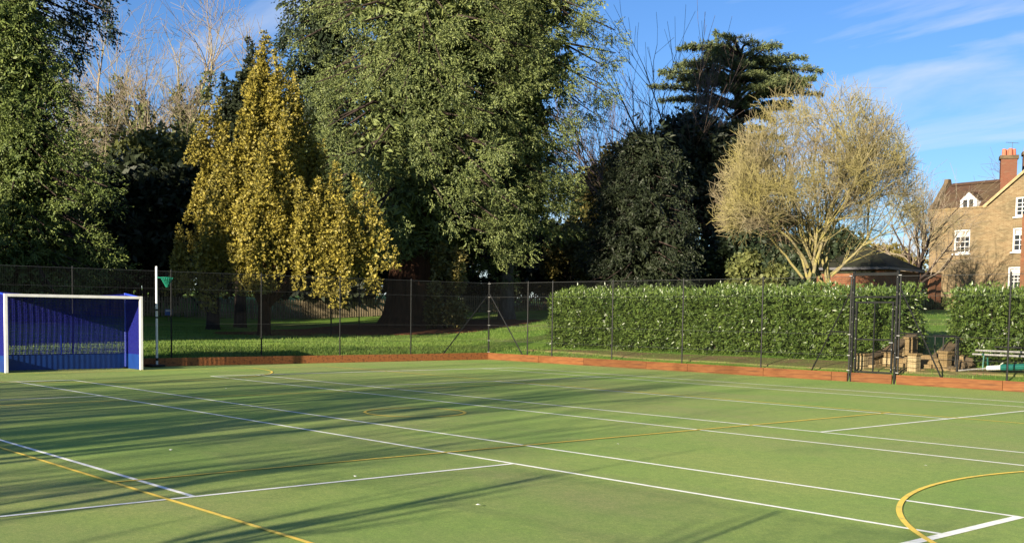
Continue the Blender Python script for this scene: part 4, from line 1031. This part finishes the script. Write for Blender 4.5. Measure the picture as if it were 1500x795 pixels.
# gable above the eaves, split round the upper window
w_ = wins[1]; zt_ = lambda x: ze+slope*(x-xe) if x <= xap else zap-slope*(x-xap)
gxs = sorted({xe, w_[0], w_[1], xap, xend})
for xa, xb in zip(gxs[:-1], gxs[1:]):
    inw = xa >= w_[0]-1e-4 and xb <= w_[1]+1e-4
    lo = max(ze, w_[3]) if inw else ze
    k = len(b.v); b.v += [(xa, 0, lo), (xb, 0, lo), (xb, 0, zt_(xb)), (xa, 0, zt_(xa))]; b.f.append((k, k+1, k+2, k+3))
for (xa, xb, za, zb) in wins:          # reveals
    for q_ in (((xa, za), (xa, zb)), ((xb, zb), (xb, za)), ((xa, zb), (xb, zb)), ((xb, za), (xa, za))):
        k = len(b.v); b.v += [(q_[0][0], 0, q_[0][1]), (q_[1][0], 0, q_[1][1]), (q_[1][0], .22, q_[1][1]), (q_[0][0], .22, q_[0][1])]; b.f.append((k, k+1, k+2, k+3))
# side and back walls
k = len(b.v); b.v += [(0, 0, 0), (0, 7, 0), (0, 7, ze), (0, 0, ze)]; b.f.append((k, k+1, k+2, k+3))
k = len(b.v); b.v += [(0, 7, 0), (xend, 7, 0), (xend, 7, ze), (0, 7, ze)]; b.f.append((k, k+1, k+2, k+3))
k = len(b.v); b.v += [(xend, 0, 0), (xend, 9, 0), (xend, 9, ze), (xend, 0, ze)]; b.f.append((k, k+1, k+2, k+3))
b.build('wall', 'house_brick', hs_)
MB().box((xe/2-.02, .17, ze+.06), (xe+.10, .44, .12)).build('parapet_coping', 'stone', hs_, bevel=.01)
cg = MB(); cg.prism([(xe-.15, ze-.02), (xap, zap+.10), (xap, zap+.30), (xe-.25, ze+.12)], 'y', -.06, .36); cg.build('gable_coping', 'stone_pale', hs_)
cg = MB(); cg.prism([(xend+.15, ze-.02), (xap+.01, zap+.10), (xap+.01, zap+.30), (xend+.25, ze+.12)], 'y', -.06, .36); cg.build('gable_coping', 'stone_pale', hs_)
# left range roof: ridge parallel to the facade
xl = hloc(1379, 300, 1.2)[0]; zr = hloc(1420, 267, 2.1)[1]-.1
rf = MB(); xr = xe+4.0; th = .12
rf.prism([(.42, ze-.25), (2.1, zr), (3.8, ze-.25), (3.8, ze-.45), (2.1, zr-.2), (.42, ze-.45)], 'x', xl, xr)
roof = rf.build('roof', 'roof_tile', hs_)
# cross roof behind the gable
rf = MB(); rf.prism([(xe-.1, ze-.05), (xap, zap+.02), (xend+.1, ze-.05), (xend+.1, ze-.25), (xap, zap-.2), (xe-.1, ze-.25)], 'y', .37, 9.0); rf.build('roof', 'roof_tile', hs_)
MB().prism([(1.93, zr-.08), (2.1, zr+.12), (2.27, zr-.08)], 'x', xl+.2, xr).build('ridge', 'roof_tile', hs_)
# left gable parapet with kneeler
k_ = MB(); k_.prism([(.05, ze+.123), (.30, ze+.30), (.75, ze+.75), (1.85, zr+.15), (1.95, zr+.42), (2.25, zr+.42), (2.35, zr+.15), (3.8, ze), (3.8, ze-.4), (.05, ze-.4)], 'x', xl-.30, xl-.002); k_.build('gable_parapet', 'stone_dark', hs_)
# dormer
dxa, dza = hloc(1400, 303); dxb, _ = hloc(1424, 303); dxm = (dxa+dxb)/2; dzp = hloc(1412, 287)[1]+.28
dm = MB().prism([(dxa, ze+.121), (dxb, ze+.121), (dxb, ze+.62), (dxm, dzp), (dxa, ze+.62)], 'y', .50, 1.7).build('dormer', 'white_paint', hs_)
for e in (-1, 1):
    MB().box((dxm+e*.21, .49, ze+.42), (.28, .03, .46)).build('dormer_pane', 'glass', dm)
    d = MB(); hw_ = (dxb-dxa)/2+.08
    d.prism([(dxm, dzp+.07), (dxm, dzp+.005), (dxm+e*hw_, ze+.60), (dxm+e*hw_, ze+.67)], 'y', .56, 1.7); d.build('dormer_roof', 'roof_tile', dm)
# windows
def sash(rc, cols=3, rows=4, blind=False):
    xa, xb, za, zb = rc; cx, cz = (xa+xb)/2, (za+zb)/2; W_, H_ = xb-xa, zb-za
    f = MB()
    f.box((xa+.04, .09, cz), (.08, .10, H_-.004)); f.box((xb-.04, .09, cz), (.08, .10, H_-.004)); f.box((cx, .09, zb-.05), (W_-.2, .10, .095)); f.box((cx, .09, za+.06), (W_-.2, .10, .11))
    wo = f.build('window', 'white_paint', hs_)
    s_ = MB().box((cx, .02, za-.045), (W_+.16, .30, .08)).build('sill', 'white_paint', wo)
    MB().box((cx, .105, cz), (W_-.2, .06, .05)).build('meeting_rail', 'white_paint', wo)
    iw, ih = W_-.2, H_-.23; pw, ph_ = iw/cols, ih/rows
    for i in range(1, cols): MB().box((xa+.1+pw*i, .115, cz), (.032, .035, ih)).build('glazing_bar', 'white_paint', wo)
    for j in range(1, rows):
        if j == rows/2: continue
        MB().box((cx, .117, za+.115+ph_*j), (iw, .03, .032)).build('glazing_bar', 'white_paint', wo)
    for i in range(cols):
        for j in range(rows):
            o = MB().box((xa+.1+pw*(i+.5), .135, za+.115+ph_*(j+.5)), (pw-.034, .006, ph_-.034)).build('pane', 'glass' if not (blind and j >= rows*.65) else 'blind', wo)
    MB().box((cx, .24, cz), (W_, .02, H_)).build('room_backing', 'black_metal', wo)
sash(wins[0], 3, 4, True); sash(wins[1], 3, 4); sash(wins[2], 3, 4, True); sash(wins[3], 3, 3, True)
for rc in wins[:1]+wins[2:]:
    cx = (rc[0]+rc[1])/2
    for i in range(11):
        o = MB().box((0, 0, 0), (.10, .03, .24)).build('arch_brick', 'house_brick', hs_); o.location = (cx+(i-5)*.112, -.006, rc[3]+.135); o.rotation_euler = (0, (i-5)*.035, 0)
# chimneys
def chimney(px0, px1, pyt, pyb, yb, pots):
    xa, zt = hloc(px0, pyt, yb); xb, zb = hloc(px1, pyb, yb); W_ = (xb-xa)*.82; cx = (xa+xb)/2; zb -= 1.2
    c = MB().box((cx, yb, (zt+zb)/2), (W_, W_*.9, zt-zb), math.radians(34)).build('chimney', 'chimney_brick', hs_)
    MB().box((cx, yb, zt+.06), (W_+.16, W_*.9+.16, .22), math.radians(34)).build('chimney_cap', 'stone_dark', c)
    for i in range(pots):
        a, e = (i % 2-.5)*.42, (i//2-.5)*.42
        MB().tube((cx+a, yb+e, zt+.17), (cx+a, yb+e, zt+.62), .15, .12, n=12).build('chimney_pot', 'pot', c)
chimney(1465, 1489, 234, 268, 2.1, 4)
chimney(1498, 1520, 228, 268, 4.5, 4)
xa_, za_ = hloc(1480, 209, 3.5); xa_ -= 1.2; za_ -= .4
b = MB(); b.tube((xa_-.3+1.2, 3.5, za_+.45), (xa_+.6+1.2, 3.5, za_+.3), .015, n=4)
for i in range(6): b.tube((xa_-.25+1.2+.15*i, 3.4, za_+.44-.024*i), (xa_-.25+1.2+.15*i, 3.6, za_+.44-.024*i), .008, n=4)
b.tube((xa_+.15+1.2, 3.5, za_-.6), (xa_+.15+1.2, 3.5, za_+.4), .015, n=5); b.build('aerial', 'lead', hs_)
MB().box((hloc(1497, 400)[0]+.25, -.12, 3.0), (.5, .24, 6.0)).build('buttress', 'red_brick', hs_)

# pavilion with hipped mossy roof
pvp = base(1268, 58)
pv = thing('pavilion', 'low brick pavilion with mossy hipped roof, coloured dark for its shade, behind the hedge', 'building', pvp, math.radians(8))
ez = zpx(1270, 394, 58)-pvp[2]; tz = zpx(1262, 370, 58)-pvp[2]+.3
b = MB(); b.v = [(-2.0, -2.4, ez), (2.1, -2.4, ez), (2.1, 2.4, ez), (-2.0, 2.4, ez), (-.3, 0, tz), (.1, 0, tz)]; b.f = [(0, 1, 5, 4), (1, 2, 5), (2, 3, 4, 5), (3, 0, 4), (3, 2, 1, 0)]
b.build('roof', 'roof_moss_shade', pv)
MB().box((.05, -2.38, ez-.07), (4.1, .10, .12)).build('gutter', 'lead', pv); MB().box((2.07, .02, ez-.07), (.10, 4.69, .12)).build('gutter', 'lead', pv)
MB().box((.05, 0, (ez-.14)/2-.2), (3.6, 4.2, ez-.14+.4)).build('wall', 'red_brick', pv)
MB().box((-.2, -2.13, ez-.24), (3.0, .06, .10)).build('fascia', 'roof_moss_shade', pv)
# garden wall between pavilion and house
w0, w1 = at(1300, 430, 61), at(1420, 430, 70)
ga = math.atan2(w1[1]-w0[1], w1[0]-w0[0]); gl_ = math.hypot(w1[0]-w0[0], w1[1]-w0[1]); wm = (w0+w1)/2; wz = gz(wm[0], wm[1])
w0, w1 = at(1296, 430, 63), at(1375, 430, 65.5)
ga = math.atan2(w1[1]-w0[1], w1[0]-w0[0]); gl_ = math.hypot(w1[0]-w0[0], w1[1]-w0[1]); wm = (w0+w1)/2; wz = gz(wm[0], wm[1])
gw_ = thing('garden_wall', 'old red brick garden wall between the pavilion and the house', 'wall', (wm[0], wm[1], wz), ga)
MB().box((0, 0, .95), (gl_, .32, 2.3)).build('wall', 'red_brick', gw_)
MB().box((0, 0, 2.14), (gl_+.06, .40, .08)).build('coping', 'stone_dark', gw_, bevel=.01)
MB().box((gl_*.30, -.21, .8), (.55, .10, 2.0)).build('pier', 'red_brick', gw_)
for i, (px, D, s_) in enumerate(((1352, 62, .6), (1362, 63, .5), (1380, 66, .7))):
    shrub('low_shrub', ('small dark shrub at the foot of the garden wall', 'smallest dark shrub against the garden wall pier', 'low dark shrub where the garden wall meets the house')[i], base(px, D), (s_, s_, s_*1.1), 260, r(110+i), 'ivy_leaf', tuft=.16, lumps=8)

# ================================================================== GRASS and litter
def grass(name, regions, n, rng, h=.085):
    P = []
    for (x0, x1, y0, y1, f) in regions:
        k = int(n*f); P.append(np.stack([rng.uniform(x0, x1, k), rng.uniform(y0, y1, k)], 1))
    P = np.concatenate(P)
    keep = ~((((P[:, 0]-A_B[0]-1.6)/5.0)**2+((P[:, 1]-A_B[1]+.6)/7.7)**2) < 1); P = P[keep]; n = len(P)
    z = terrain(P[:, 0], P[:, 1]); p = np.column_stack([P, z-.02])
    a = rng.normal(0, .45, (n, 3)); a[:, 2] = 1
    s = rng.normal(size=(n, 3)); s[:, 2] = 0; s /= np.linalg.norm(s, axis=1, keepdims=True)
    hh = (h*rng.uniform(.6, 1.5, n))[:, None]
    V = np.stack([p-s*.012, p+s*.012, p+a*hh], 1).reshape(-1, 3); F3 = np.arange(3*n).reshape(-1, 3)
    o = np_mesh(name, V, F3, 'grass_blade', rnd=rng.random(n)); o['kind'] = 'stuff'; o['label'] = 'short green grass of the lawns beyond the court fence'
    return o
grass('grass', [(-24, -17.6, 4, 26, .45), (-36, -24, 5, 40, .30), (-24, -12, 24, 40, .12), (-17, 8, 23.95, 26.2, .02), (-12, 6, 27.8, 45, .06)], 100000, r(120))
lt = MB(); rr = random.Random(5)
for i, (px, py) in enumerate(((250, 661), (331, 570), (618, 529.5), (1356, 684), (520, 700), (905, 652), (700, 742))):
    d = ray(px, py); p = CAM+d*(-CAM[2]/d[2]); o = MB(); a = rr.uniform(0, 3)
    o.v = [(-.02, -.012, .0), (.018, -.014, .006), (.026, .012, .002), (-.012, .017, .01), (0, 0, .012)]; o.f = [(0, 1, 4), (1, 2, 4), (2, 3, 4), (3, 0, 4)]
    o = o.build('fallen_leaf', 'specks', None); o.location = (p[0], p[1], .02); o.rotation_euler = (0, 0, a)
    tag(o, 'small pale fallen leaf lying on the green court', 'leaf', 'pale leaves scattered on the court')
